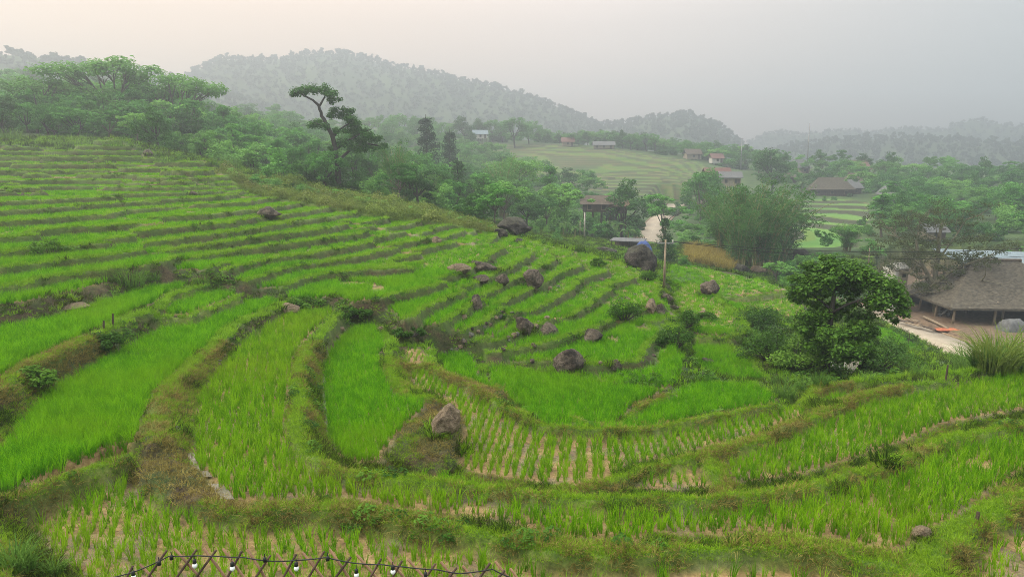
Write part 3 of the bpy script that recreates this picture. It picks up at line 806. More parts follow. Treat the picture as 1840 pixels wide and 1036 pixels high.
PLAB = {'P0': 'sparse young rice tufts in rows on the bare brown mud nearest the lattice fence', 'P2': 'rows of young rice in the long paddy behind the lowest grassy bund', 'P4': 'fan of rice rows with bare mud lanes below the curved bund',
        'P3': 'dense rice in the narrow paddy beside the pale water channel', 'P1': 'thick dark green rice filling the broad paddy above the heap of cut earth', 'P6': 'young rice in the paddy between the two long grassy bunds',
        'P8': 'few rice tufts in the small triangular mud paddy', 'P7': 'strip of rice along the outer edge above the pond tree', 'P5a': 'dense rice in the crescent paddy below the big dark boulder', 'P5b': 'dense rice in the paddy between crescent bund and tall weeds',
        'P9': 'dark dense rice in the tiny rounded paddy at the foot of the rocky terraces', 'P10': 'yellowish thin rice in the smallest rounded paddy', 'Pe': 'dense rice in the raised paddy over the steep weedy bank', 'Ps': 'rice in the small boxed paddy beside the raised paddy',
        'P12': 'tall rice tufts beyond the broad corner bund'}
inn = dilate(~pd, .10)
for q, nm in enumerate(names):
    if nm not in ROWS: continue
    ang, rs, ts, keep_, sc_, kind_ = ROWS[nm]
    z, px = PAD[nm]; w = wpoly(px, z)
    a = R(ang); c_ = w.mean(0); ext = np.abs(w - c_).max() * 1.6
    r = np.random.RandomState(300 + q)
    U = np.arange(-ext, ext, rs)
    pair = np.where((np.arange(len(U)) % 2) == 0, .17, -.17) * rs
    Vv = np.arange(-ext, ext, ts)
    UU, VV = np.meshgrid(U, Vv)
    amp = .25
    if nm == 'P4':
        amp = .15 + .85 * np.exp(-((np.arctan2(c_[0] + UU * math.cos(a) + VV * math.sin(a), c_[1] - UU * math.sin(a) + VV * math.cos(a)) - .085) / .07) ** 2)
    UU = UU + pair[None, :] * amp
    wob = .10 * vnoise(UU / 3, VV / 3, 70 + q)
    UU = UU + wob + r.normal(0, .026, UU.shape); VV = VV + r.uniform(-.35, .35, VV.shape) * ts
    x = c_[0] + UU * math.cos(a) + VV * math.sin(a); y = c_[1] - UU * math.sin(a) + VV * math.cos(a)
    x, y = x.ravel(), y.ravel()
    i, j = ((x - X0) / RES + .5).astype(int), ((y - Y0) / RES + .5).astype(int)
    ok = (i > 0) & (j > 0) & (i < nx - 1) & (j < ny - 1); x, y, i, j = x[ok], y[ok], i[ok], j[ok]
    ok = (pad_id[j, i] == q) & ~inn[j, i] & (np.abs(np.arctan2(x, y)) < R(41)) & (m_rice[j, i] > 0)
    x, y = x[ok], y[ok]
    dens = vnoise(x / 1.7, y / 1.7, 90 + q) * .5 + vnoise(x / .7, y / .7, 91 + q) * .3
    ok = (r.rand(len(x)) < keep_) & (dens > (-.62 if kind_ == 'T' else -.8))
    if nm == 'P0':                                              # bare patch towards the middle
        ok &= r.rand(len(x)) < np.clip(1.0 - .55 * np.clip((x + 1.2) / 2.5, 0, 1) + .3 * np.clip((x - 4) / 2, 0, 1), .3, 1)
    x, y = x[ok], y[ok]
    put('rice_crop', x, y, RICE_T if kind_ == 'T' else RICE, PLAB[nm], sc_ * (.62 if kind_ == 'T' else .72), sc_ * (1.25 if kind_ == 'T' else 1.14), .16, 400 + q)

# rice on the terraces of the slope
far_pad = np.isin(pad_id, [names.index(n_) for n_ in ('PR1', 'PR2', 'PR3', 'PR4')])
hill_rice = ((m_rice > 0) & (~pd)) | (far_pad & ~inn)
gaps = vnoise(XX / 2.2, YY / 2.2, 77) > -.78
hill_rice &= gaps
NOSE = np.array([onz(u, v, z * S)[:2] for u, v, z in [(1196, 476, -8.6), (1300, 491, -8.6), (1415, 520, -8.6), (1450, 560, -8.9), (1345, 572, -8.9), (1310, 603, -6.9), (1254, 600, -6.9), (1204, 530, -6.9)]])
nose_in = inpoly(XX, YY, NOSE) & (cr < .5)
hill_rice |= inpoly(XX, YY, ROADFIELD) & (rd_ > 3.7)
hill_rice |= nose_in & (vnoise(XX / 1.2, YY / 1.2, 87) > -.6)
x, y = jit(hill_rice, 14, 40, .155, 21); put('rice_crop', x, y, RICE, 'bright green rice on the rocky lower terraces', .8, 1.15, .12, 31)
x, y = jit(hill_rice, 40, 66, .33, 22); put('rice_crop', x, y, RICE_M, 'bright green rice on the middle terraces of the slope', .75, 1.1, .1, 32, hz=.82)
x, y = jit(hill_rice, 66, 125, .52, 23); put('rice_crop', x, y, RICE_F, 'bright green rice on the highest terraces below the forest', .75, 1.1, .1, 33, hz=.75)

# bunds and banks
bund = (m_bund > .5)
dryn = vnoise(XX / 1.4, YY / 1.4, 80) + .5 * vnoise(XX / .5, YY / .5, 81)
rim_side = dilate(m_riser > .5, .16)
x, y = jit(bund & (dryn < .75), 8, 26, .060, 41); put('bund_grass', x, y, GR_N, 'short green grass on the bunds around the nearest paddies', .6, 1.25, .3, 51)
x, y = jit(bund & ((dryn > .75) | (rim_side & (dryn > .25))), 8, 26, .09, 42); put('dry_grass', x, y, GR_D, 'cut yellowed grass lying on the bunds of the nearest paddies', .7, 1.3, .35, 52)
x, y = jit(bund & ~scrub, 26, 50, .15, 43); put('bund_grass', x, y, GR_F, 'pale green grass along the lips of the rocky terraces', .6, 1.15, .25, 53)
x, y = jit(bund & ~scrub, 50, 122, .34, 44); put('bund_grass', x, y, GR_F, 'pale green grass along the lips of the higher terraces', .8, 1.5, .25, 54)
bank = (m_riser > .5)
bn = vnoise(XX / 1.1, YY / 1.1, 82) + .6 * vnoise(XX / .4, YY / .4, 83)
big_bank = vnoise(XX / 3.5, YY / 3.5, 86)
zb_ = Zr.copy()
for _ in range(4): zb_ = blur(zb_)
gyy, gxx = np.gradient(zb_, RES); rr_ = np.hypot(XX, YY)
towards = (gyy * YY + gxx * XX) / rr_ > .10                      # banks that fall towards the house below the paddies
towards &= near & (rr_ < 26) & dilate(cr > 0, .24)
x, y = jit((bank | (bund & rim_side)) & towards & (dryn > -.7) & (m_heap < .5), 8, 26, .072, 37); put('dry_grass', x, y, GR_D, 'straw coloured cut grass hanging over the faces of the near bunds', .7, 1.4, .6, 47)
x, y = jit(bank & (~towards | (dryn < -.35)) & (bn * .6 + big_bank > -.45) & (m_heap < .5), 8, 26, .07, 40); put('bund_grass', x, y, GR_N, 'green grass growing down the slopes of the near bunds', .7, 1.4, .5, 50)
x, y = jit(dilate(m_heap > .5, .1) & (bn > .1), 8, 26, .08, 39); put('bund_grass', x, y, GR_N, 'grass growing on the heap of cut earth and on the hump', .6, 1.2, .4, 49)
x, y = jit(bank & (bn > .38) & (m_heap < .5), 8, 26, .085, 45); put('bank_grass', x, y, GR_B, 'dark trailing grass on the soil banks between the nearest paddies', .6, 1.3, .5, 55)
x, y = jit(bank & (bn < .25), 8, 26, .095, 46); put('dry_grass', x, y, GR_D, 'dead brown grass on the soil banks between the nearest paddies', .7, 1.2, .5, 56)
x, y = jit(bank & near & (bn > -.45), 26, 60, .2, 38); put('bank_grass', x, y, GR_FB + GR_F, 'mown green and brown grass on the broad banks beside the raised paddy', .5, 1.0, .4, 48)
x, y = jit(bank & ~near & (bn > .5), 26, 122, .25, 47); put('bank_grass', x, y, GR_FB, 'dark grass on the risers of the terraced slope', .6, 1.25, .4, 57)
wd = vnoise(XX / 2.6, YY / 2.6, 84) + .4 * vnoise(XX / .8, YY / .8, 85)
x, y = jit((bank | (bund & rim_side)) & (wd > np.where(np.hypot(XX, YY) < 24, .72, .42)) & (m_heap < .5), 8, 70, .26, 48); put('bank_weeds', x, y, WEED, 'leafy dark green weeds in patches on the terrace banks', .3, .9, .3, 58)
# rough pasture along the crest
x, y = jit(scrub, 40, 122, .62, 49); put('crest_scrub', x, y, PLUME, 'yellowish rough grass and low scrub along the crest of the terraces', .6, 1.5, .2, 59)
# untended ground beside the paddies
wildm = (~hill) & (~near) & (np.hypot(XX, YY) > 20) & ~inpoly(XX, YY, YARD)
bank &= ~nose_in
wildm &= (rd_ > 3.9) & ~nose_in & ~inpoly(XX, YY, ROADFIELD)
x, y = jit(wildm & (wd > -.5), 16, 60, .42, 61); put('wild_grass', x, y, GR_FB + GR_F, 'uneven wild grass on the slope falling to the pond and the road', .9, 1.9, .3, 62)
x, y = jit(wildm, 60, 121, .62, 60); put('wild_grass', x, y, GR_FB + GR_F, 'rough grass on the ground behind the nose of the slope', 1.3, 2.6, .3, 61)
x, y = jit(wildm & (wd > .15), 16, 100, .75, 63); put('low_weeds', x, y, WEED, 'low broad leaved weeds on the slope falling to the valley', .8, 2.2, .3, 64)

# ------------------------------------------------------------------ the far ground, the wooded mountains
t = NT('far_ground')
M['far'] = t.done(t.bsdf(t.ramp(t.noise(.03, 4, .6, t.pos()), [(.4, (.03, .055, .015)), (.6, (.06, .095, .025))]), .95))
M['canopy'] = leaf_mat('canopy_leaf', (.016, .034, .014), (.032, .062, .024), (.06, .10, .036), .25, .02)

def mountain(name, label, prof, dist, depth, front, seed, tree, step, base=-40):
    """a wooded ridge: PROF is its skyline as (u, v) pairs, DIST metres away"""
    us = np.array([p[0] for p in prof]); vs = np.array([p[1] for p in prof])
    na_, nr_ = 180, 60
    u = np.linspace(us[0], us[-1], na_); v = np.interp(u, us, vs)
    top = np.array([atd(a, b, dist)[2] for a, b in zip(u, v)])
    azi = np.array([math.atan2(*atd(a, b, 1.0)[:2]) for a, b in zip(u, v)])
    # distance of the crest wanders, so that the ridge has spurs
    q = np.linspace(-1, 1, nr_)
    spur = dist * .05 * vnoise(u / 90, np.zeros_like(u), seed)
    V = np.zeros((nr_, na_, 3))
    for r_ in range(nr_):
        s = q[r_]
        ds_ = dist + spur * 0 + (front if s < 0 else depth) * s
        fall = 1 - abs(s) ** 1.35
        zz = base + (top - base - tree * .9) * fall * (1 + .10 * (1 - fall) * vnoise(u / 60 + s, s * 3 + 0 * u, seed + 1)) - abs(s) * (1 - abs(s)) * 10 * vnoise(u / 45, 0 * u + s * 2, seed + 2)
        V[r_, :, 0] = np.sin(azi) * ds_; V[r_, :, 1] = np.cos(azi) * ds_; V[r_, :, 2] = np.maximum(zz, base - .8)
    idx = np.arange(nr_ * na_).reshape(nr_, na_)
    F = np.stack([idx[:-1, :-1], idx[1:, :-1], idx[1:, 1:], idx[:-1, 1:]], -1).reshape(-1, 4)[:, ::-1]
    o = link(name, mesh_np(name, V.reshape(-1, 3), F), M['far'])
    tag(o, label, kind='structure')
    # wooded: points on the surface with even spacing
    r = np.random.RandomState(seed)
    P_ = []
    tri = V
    for a in range(nr_ // 2 + 8):
        row = tri[a]; nxt = tri[a + 1]
        for b in range(na_ - 1):
            ar = np.linalg.norm(np.cross(row[b + 1] - row[b], nxt[b] - row[b]))
            n = r.poisson(ar / (step * step))
            for _ in range(n):
                s_, t_ = r.rand(), r.rand()
                P_.append(row[b] + (row[b + 1] - row[b]) * s_ + (nxt[b] - row[b]) * t_)
    P_ = np.array(P_)
    P_ = P_[vnoise(P_[:, 0] / 26, P_[:, 1] / 26, seed + 5) + .5 * vnoise(P_[:, 0] / 9, P_[:, 1] / 9, seed + 6) > -1.05]
    n = len(P_)
    scl = tree * .74 * np.exp(r.normal(0, .34, n)).clip(.45, 1.75) / 10
    scatter(name + '_forest', P_ - np.array([0, 0, .5]), np.c_[np.zeros(n), np.zeros(n), r.uniform(0, 2 * PI, n)], np.c_[scl * r.uniform(.8, 1.3, n), scl * r.uniform(.8, 1.3, n), scl], r.randint(0, len(CANOPY), n), CANOPY,
            'continuous forest covering ' + label)
    return o

def canopy_mesh(name, seed, shape):
    """a whole far tree of 10 m: crown of leaf clumps on a stem"""
    r = random.Random(seed); v, f = [], []
    lobes = []
    for i in range(9 if shape != 'cone' else 12):
        if shape == 'cone': z = 2 + 7.6 * i / 11; lobes.append((r.uniform(-.4, .4), r.uniform(-.4, .4), z, .35 + 2.3 * (1 - i / 11.5), .8))
        elif shape == 'tall': z = r.uniform(3.5, 9.2); lobes.append((r.uniform(-1.5, 1.5), r.uniform(-1.5, 1.5), z, r.uniform(.9, 1.6), .8))
        else: a = r.uniform(0, 2 * PI); q = r.uniform(.3, 2.8); lobes.append((math.cos(a) * q, math.sin(a) * q, 7.6 - q * q * .38 + r.uniform(-1, .8), r.uniform(1.1, 1.9), .7))
    for (x, y, z, ra, fl) in lobes:
        for k in range(34):
            d = Vector((r.gauss(0, 1), r.gauss(0, 1), r.gauss(0, 1))).normalized() * ra * r.uniform(.75, 1.12)
            c = Vector((x + d.x, y + d.y, z + d.z * fl))
            nrm = (d.normalized() + Vector((r.uniform(-.6, .6), r.uniform(-.6, .6), r.uniform(-.1, .9)))).normalized()
            t1 = nrm.cross(Vector((r.uniform(-1, 1), r.uniform(-1, 1), .2))).normalized(); t2 = nrm.cross(t1)
            s = r.uniform(.35, .8); b = len(v)
            v += [c - t1 * s - t2 * s * .4, c + t1 * s * .3 - t2 * s, c + t1 * s + t2 * s * .5, c - t1 * s * .4 + t2 * s]
            f.append((b, b + 1, b + 2, b + 3))
    b = len(v)
    v += [(-.16, 0, 0), (.16, 0, 0), (.1, 0, 7), (-.1, 0, 7), (0, -.16, 0), (0, .16, 0), (0, .1, 7), (0, -.1, 7)]
    f += [(b, b + 1, b + 2, b + 3), (b + 4, b + 5, b + 6, b + 7)]
    me = mesh_np(name, v, f, False); me.materials.append(M['canopy'])
    return me
CANOPY = [canopy_mesh('canopy_tree_%d' % i, 500 + i, s) for i, s in enumerate(['dome', 'dome', 'dome', 'tall', 'tall', 'dome'])]

fg = np.array([(-1440, -120, -41), (1440, -120, -41), (1440, 1560, -41), (-1440, 1560, -41)], float)
tag(link('valley_floor', mesh_np('valley_floor', fg, np.array([[0, 1, 2, 3]])), M['far']), 'dim hazy valley floor stretching away to the mountains', kind='structure')
mountain('wooded_mountain', 'the long wooded mountain behind the terraces', [(250, 150), (330, 132), (370, 108), (400, 97), (440, 98), (480, 100), (520, 94), (560, 88), (610, 87), (650, 96), (700, 108), (740, 116), (780, 124), (820, 134), (860, 141), (900, 150),
     (940, 162), (990, 178), (1030, 194), (1065, 209), (1090, 216), (1120, 214), (1150, 206), (1190, 200), (1230, 196), (1260, 203), (1290, 216), (1320, 236), (1338, 254), (1350, 300)], 900, 260, 370, 71, 7, 6.8)
mountain('left_ridge', 'the hazy ridge rising behind the left forest', [(-420, 60), (-200, 66), (0, 84), (60, 90), (120, 98), (180, 108), (240, 118), (300, 130), (360, 146), (430, 165), (520, 200), (600, 235)], 680, 190, 200, 72, 6.5, 6.5, 5)
mountain('far_wooded_ridge', 'the broad wooded ridge beyond the village', [(1330, 300), (1380, 268), (1420, 256), (1480, 246), (1540, 240), (1600, 238), (1680, 238), (1740, 243), (1800, 247), (1860, 246), (2000, 240), (2200, 235)], 900, 120, 330, 73, 7, 6.8)
mountain('distant_peaks', 'the pale distant peaks on the skyline', [(1280, 300), (1345, 250), (1375, 234), (1400, 231), (1440, 236), (1480, 230), (1520, 226), (1560, 234), (1600, 226), (1640, 222), (1690, 229), (1720, 216), (1750, 208), (1790, 214), (1830, 220), (1900, 210), (2100, 215)], 1300, 200, 200, 74, 7, 8)

# ------------------------------------------------------------------ haze over the valley
t = NT('haze_air')
pv = t.node('ShaderNodeVolumePrincipled')
pv.inputs['Color'].default_value = (.82, .92, 1.0, 1)
pv.inputs['Density'].default_value = .0016
pv.inputs['Anisotropy'].default_value = .58
t.l.new(pv.outputs[0], t.out.inputs['Volume'])
hb = MB(); hb.box((0, 720, 58), (3000, 1740, 200))
hz_o = hb.build('haze', t.m)
tag(hz_o, 'pale smoky morning haze filling the whole valley air', kind='stuff')
# ------------------------------------------------------------------ trees
def leaf_cloud(cl, size, seed, up=.5, shell=.35, droop=0.0, aspect=.55, fold=.12):
    """CL: rows x,y,z, radius, flatness, number of leaves; quads facing outwards and up"""
    r = np.random.RandomState(seed); C, Nn, Cn = [], [], []
    for x, y, z, ra, fl, n in cl:
        n = int(n)
        d = r.normal(size=(n, 3)); d /= np.linalg.norm(d, axis=1)[:, None]
        q = (shell + (1 - shell) * r.rand(n)) ** .6
        o = d * q[:, None] * ra * r.uniform(.85, 1.15, (n, 1)); o[:, 2] *= fl
        o[:, 2] -= droop * (o[:, 0] ** 2 + o[:, 1] ** 2) / max(ra, .01)
        C.append(np.array([x, y, z]) + o); Nn.append(d)
    C, Nn = np.concatenate(C), np.concatenate(Nn); n = len(C)
    nr = Nn * .6 + r.normal(size=(n, 3)) * .45 + np.array([0, 0, up]); nr /= np.linalg.norm(nr, axis=1)[:, None]
    a = np.cross(nr, r.normal(size=(n, 3))); a /= np.linalg.norm(a, axis=1)[:, None]
    b = np.cross(nr, a); s = (size * r.uniform(.55, 1.3, n))[:, None]
    v = np.stack([C - a * s * .55, C + b * s * aspect * .5 + nr * s * fold, C + a * s * .6, C - b * s * aspect * .5 + nr * s * fold], 1).reshape(-1, 3)
    return v, np.arange(4 * n).reshape(n, 4)

def curve(a, b, bend, n=5, seed=0):
    r = random.Random(seed); a, b = Vector(a), Vector(b)
    off = Vector((r.uniform(-1, 1), r.uniform(-1, 1), r.uniform(-.2, 1))) * bend * (b - a).length
    return [a.lerp(b, i / n) + off * math.sin(PI * i / n) for i in range(n + 1)]

def tree_meshes(kind, seed, leaf, bark, nleaf=2600, lsize=.42):
    r = random.Random(seed); mb = MB(); cl = []
    def limb(a, b, r0, r1, bend=.12, n=4, k=5): mb.tube(curve(a, b, bend, n, r.random()), [r0 + (r1 - r0) * i / n for i in range(n + 1)], k, False)
    up, shell, droop, asp = .5, .35, 0.0, .6
    if kind == 'umbrella':                       # layered, flat topped, open below
        base = Vector((0, 0, 0)); fork = Vector((r.uniform(-.3, .3), r.uniform(-.3, .3), r.uniform(3.2, 4.2)))
        limb(base, fork, .22, .16, .05)
        for i in range(7):
            a = 2 * PI * i / 7 + r.uniform(-.4, .4); rr = r.uniform(1.4, 4.2); z = 9.6 - .10 * rr * rr + r.uniform(-.9, .2)
            e_ = Vector((math.cos(a) * rr, math.sin(a) * rr, z)); limb(fork, e_, .12, .03, .10)
            for j in range(5):
                q = e_ + Vector((r.uniform(-1.5, 1.5), r.uniform(-1.5, 1.5), r.uniform(-.7, .35))); limb(fork.lerp(e_, .65), q, .05, .015)
                cl.append((q.x, q.y, q.z, r.uniform(.8, 1.35), .5, nleaf / 42))
        for j in range(7):
            a = r.uniform(0, 2 * PI); rr = r.uniform(1, 3); q = Vector((math.cos(a) * rr, math.sin(a) * rr, r.uniform(4.6, 6.6))); limb(fork, q, .05, .02)
            cl.append((q.x, q.y, q.z, 1.1, .55, nleaf / 42))
        up = .9
    elif kind == 'broad':
        fork = Vector((r.uniform(-.3, .3), r.uniform(-.3, .3), r.uniform(2.2, 3.2))); limb((0, 0, 0), fork, .26, .2, .04)
        for i in range(9):
            a = r.uniform(0, 2 * PI); q = r.random() ** .6; rr = q * 3.3; z = 8.8 - q * q * 3.6 + r.uniform(-1.2, .6)
            e_ = Vector((math.cos(a) * rr, math.sin(a) * rr, z)); limb(fork, e_, .12, .03)
            for j in range(4):
                p = e_ + Vector((r.uniform(-1.1, 1.1), r.uniform(-1.1, 1.1), r.uniform(-1.3, .7))); cl.append((p.x, p.y, p.z, r.uniform(.75, 1.25), .7, nleaf / 46))
        for j in range(10):
            a = r.uniform(0, 2 * PI); rr = r.uniform(1.2, 3.0); cl.append((math.cos(a) * rr, math.sin(a) * rr, r.uniform(2.2, 4.6), r.uniform(.7, 1.1), .7, nleaf / 46))
    elif kind == 'light':                        # open feathery crown
        fork = Vector((r.uniform(-.4, .4), r.uniform(-.4, .4), r.uniform(2.8, 4))); limb((0, 0, 0), fork, .2, .14, .06)
        for i in range(9):
            a = r.uniform(0, 2 * PI); q = r.random() ** .5; rr = q * 3.6; z = 9.0 - q * q * 3.0 + r.uniform(-1.6, .6)
            e_ = Vector((math.cos(a) * rr, math.sin(a) * rr, z)); limb(fork, e_, .1, .02)
            for j in range(5):
                p = e_ + Vector((r.uniform(-1.3, 1.3), r.uniform(-1.3, 1.3), r.uniform(-1.2, .5))); limb(fork.lerp(e_, .7), p, .035, .01, .1, 2, 4)
                cl.append((p.x, p.y, p.z, r.uniform(.5, .95), .5, nleaf / 45))
        up = .7
    elif kind == 'slim':
        limb((0, 0, 0), (r.uniform(-.4, .4), 0, 9.4), .2, .04, .03, 6)
        for i in range(26):
            z = r.uniform(3.2, 9.8); a = r.uniform(0, 2 * PI); rr = r.uniform(.2, 1.9) * (1 - abs(z - 6) / 7); q = Vector((math.cos(a) * rr, math.sin(a) * rr, z)); limb((0, 0, z - .6), q, .05, .02, .05, 2, 4)
            cl.append((q.x, q.y, q.z, r.uniform(.55, 1.0), .65, nleaf / 26))
    elif kind == 'conifer':
        limb((0, 0, 0), (0, 0, 9.9), .2, .03, .01, 6)
        for i in range(110):
            z = 1.2 + 8.4 * r.random() ** 1.15; R_ = 2.5 * (1 - (z - 1.2) / 8.9) ** .8 + .12
            a = r.uniform(0, 2 * PI); q = R_ * r.uniform(.35, 1.08); limb((0, 0, z), (math.cos(a) * q, math.sin(a) * q, z - .15 * q), .035, .01, .02, 2, 3)
            cl.append((math.cos(a) * q * .85, math.sin(a) * q * .85, z - .12 * q + r.uniform(-.2, .2), .3 + R_ * .24, .55, nleaf / 110))
        up, asp, droop = .5, .35, .1
    elif kind == 'bamboo':
        for i in range(34):
            a = r.uniform(0, 2 * PI); rr = r.uniform(0, 1.0); b0 = Vector((math.cos(a) * rr, math.sin(a) * rr, 0)); hh = r.uniform(6.2, 9.6); ln = r.uniform(.25, 1.0)
            out = Vector((math.cos(a), math.sin(a), 0)) * ln
            p_ = [b0 + out * (3.4 * t_ ** 2.2) + Vector((0, 0, hh * (t_ - .16 * ln * t_ ** 4))) for t_ in [0, .2, .4, .6, .8, .92, 1]]
            mb.tube(p_, [.065, .06, .055, .045, .03, .018, .008], 5, False)
            for j in range(9):
                t_ = r.uniform(.22, 1); k_ = b0 + out * (3.4 * t_ ** 2.2) + Vector((0, 0, hh * (t_ - .16 * ln * t_ ** 4)))
                cl.append((k_.x + r.uniform(-.5, .5), k_.y + r.uniform(-.5, .5), k_.z - .1, r.uniform(.4, .75), .8, nleaf / 306))
        asp, up, droop = .25, .25, .2
    elif kind == 'bush':
        for i in range(12):
            a = r.uniform(0, 2 * PI); rr = r.random() ** .6 * 3.2; z = r.uniform(1.2, 7.0) * (1 - .07 * rr * rr); q = Vector((math.cos(a) * rr, math.sin(a) * rr, max(z, .8))); limb((rr * .1, 0, 0), q, .08, .02)
            for j in range(4): cl.append((q.x + r.uniform(-1, 1), q.y + r.uniform(-1, 1), max(.5, q.z + r.uniform(-1, 1.4)), r.uniform(.8, 1.3), .75, nleaf / 48))
    v, f = leaf_cloud(cl, lsize, seed, up, shell, droop, asp)
    cm = mesh_np(kind + '_crown', v, f, False); cm.materials.append(leaf)
    tm = mb.mesh(kind + '_trunk', True); tm.materials.append(bark)
    return tm, cm

KIND = {
 'umbrella': [tree_meshes('umbrella', 601 + i, M['leaf_pale'], M['bark'], 3600, .34) for i in range(3)],
 'light': [tree_meshes('light', 611 + i, M['leaf_pale'] if i < 2 else M['leaf_mid'], M['bark'], 3400, .36) for i in range(4)],
 'broad': [tree_meshes('broad', 621 + i, M['leaf_mid'] if i < 3 else M['leaf_dark'], M['bark_dark'], 3600, .40) for i in range(5)],
 'dark': [tree_meshes('broad', 631 + i, M['leaf_dark'], M['bark_dark'], 3600, .36) for i in range(2)],
 'slim': [tree_meshes('slim', 641 + i, M['leaf_mid'], M['bark'], 2600, .36) for i in range(3)],
 'conifer': [tree_meshes('conifer', 651 + i, M['leaf_conifer'], M['bark_dark'], 4200, .30) for i in range(2)],
 'bamboo': [tree_meshes('bamboo', 661 + i, M['leaf_bamboo'], M['culm'], 7600, .34) for i in range(2)],
 'bush': [tree_meshes('bush', 671 + i, M['leaf_mid'] if i != 1 else M['leaf_dark'], M['bark_dark'], 3000, .50) for i in range(3)],
 'palebush': [tree_meshes('bush', 681 + i, M['leaf_pale'], M['bark_dark'], 3000, .46) for i in range(2)],
}
NAME = {'umbrella': 'umbrella_tree', 'light': 'feathery_tree', 'broad': 'broadleaf_tree', 'dark': 'broadleaf_tree', 'slim': 'slender_tree', 'conifer': 'conifer_tree', 'bamboo': 'bamboo_clump', 'bush': 'shrub', 'palebush': 'shrub'}
CAT = {'bamboo': 'bamboo', 'bush': 'shrub', 'palebush': 'shrub'}
def tree(kind, u, vtop, d, label, group=None, wide=1.0, seed=None, hmin=2.5, hmax=24, base=None):
    """a tree whose top stands at u, vtop and which grows out of the ground D metres away"""
    q = atd(u, vtop, d)
    g = gz(q[0], q[1]) if base is None else base
    h = min(hmax, max(hmin, q[2] - g))
    rs = random.Random(int(u * 13 + d * 7) if seed is None else seed)
    tm, cm = KIND[kind][rs.randrange(len(KIND[kind]))]
    s = h / 9.8; w = s * wide * rs.uniform(.9, 1.12)
    if group:                                                       # what sets a tree apart from its neighbours: its size and spread
        lo_, hi_ = (1.2, 3) if kind in ('bush', 'palebush') else (7.5, 11.5)
        label = ('tall ' if h > hi_ else 'low ' if h < lo_ and not label.startswith('low') else '') + ('wide ' if w / s > 1.28 else 'slim ' if w / s < 1.08 else '') + label
    root = empty(NAME[kind], (q[0], q[1], g - .1), label, CAT.get(kind, 'tree'), group, rs.uniform(0, 2 * PI), (w, w, s))
    link('stems' if kind in ('bush', 'palebush') else ('culms' if kind == 'bamboo' else 'trunk'), tm, None, root)
    link('foliage' if kind in ('bush', 'palebush', 'bamboo') else 'crown', cm, None, root)
    return root

# the forest behind the terraces, rank by rank
LTOP = [(-220, 150), (-60, 150), (0, 148), (60, 140), (120, 150), (160, 118), (205, 110), (250, 138), (290, 150), (325, 142), (370, 190), (410, 182), (450, 198), (520, 222), (580, 232), (640, 222), (690, 246), (740, 262), (800, 262), (860, 300), (900, 330)]
RGL = [(p[0], p[1]) for p in RIDGE]; RGD = [(p[0], p[2]) for p in RIDGE]
lt = lambda a, u: np.interp(u, [p[0] for p in a], [p[1] for p in a])
rk = random.Random(77)
RANK = [('front rank', .42, 15, 46, ['broad', 'bush', 'light', 'palebush', 'light', 'bush']),
        ('second rank', .66, 30, 44, ['broad', 'light', 'slim', 'broad', 'dark']),
        ('third rank', .84, 48, 40, ['light', 'broad', 'broad', 'light', 'slim']),
        ('hazy rearmost rank', 1.0, 72, 46, ['light', 'broad', 'light', 'broad'])]
LOOK = {'umbrella': 'flat layered tree', 'light': 'feathery pale tree', 'broad': 'dense rounded tree', 'dark': 'dense dark tree', 'slim': 'narrow upright tree', 'bush': 'leafy thicket', 'conifer': 'pointed dark conifer', 'bamboo': 'arching bamboo clump', 'palebush': 'pale shrub'}
def zone(u):
    for lim, nm in [(110, 'by the topmost terraces'), (260, 'below tall flat topped trees'), (420, 'past the high terraces'), (560, 'left of the leaning tree'), (700, 'around the leaning tree'), (900, 'right of the leaning tree')]:
        if u < lim: return nm
    return 'where the crest drops to the valley'
for wh, fr_, dd, st, kinds in RANK:
    u = -230 + rk.uniform(0, 30)
    while u < 905:
        top = lt(RGL, u) - (lt(RGL, u) - lt(LTOP, u)) * (fr_ + rk.uniform(-.10, .07))
        kd = rk.choice(kinds)
        tree(kd, u, top + rk.uniform(-4, 10), lt(RGD, u) + dd + rk.uniform(-5, 6), LOOK[kd] + ' in the ' + wh + ' ' + zone(u), 'trees of the forest behind the terraces', rk.uniform(1.05, 1.4), hmin=5, hmax=19)
        u += st * rk.uniform(.7, 1.25)
# marked trees of that forest
tree('umbrella', 200, 104, 150, 'tallest wide flat topped tree rising above the left forest', wide=1.15, seed=1, hmax=26)
tree('umbrella', 58, 136, 150, 'branchy flat topped tree with bare limbs at the outer end of the forest', wide=1.2, seed=2, hmax=26)
tree('umbrella', 318, 134, 148, 'sparse leaning flat topped tree standing free above the forest', wide=1.0, seed=3, hmax=26)
tree('light', 430, 180, 165, 'faint feathery tree rising from the haze beside the mountain foot', wide=.9, seed=4)
tree('conifer', 765, 206, 165, 'tall dark conifer with level tiers standing above the bamboo', wide=.95, seed=5)
tree('conifer', 822, 284, 108, 'broad based dark conifer behind the crest of the terraces', wide=1.35, seed=6)
tree('conifer', 808, 232, 175, 'small pointed conifer behind the tiered one', wide=.9, seed=7)
tree('bamboo', 712, 238, 100, 'dark bamboo clump with a plumed tip right behind the scrubby crest', wide=.95, seed=8, hmax=14)
tree('bamboo', 765, 300, 97, 'low rounded bamboo thicket beside the broad conifer', wide=1.2, seed=9)
tree('light', 905, 312, 104, 'bright green feathery tree where the crest drops', wide=1.1, seed=10)
tree('light', 868, 300, 112, 'pale green feathery tree between conifer and ruined wall boulder', wide=1.1, seed=11)
tree('bamboo', 905, 262, 150, 'hazy bamboo grove in front of the far stepped fields', wide=1.2, seed=12, hmax=20)
tree('umbrella', 930, 285, 160, 'flat crowned tree before the far stepped fields', wide=1.2, seed=13, hmax=20)

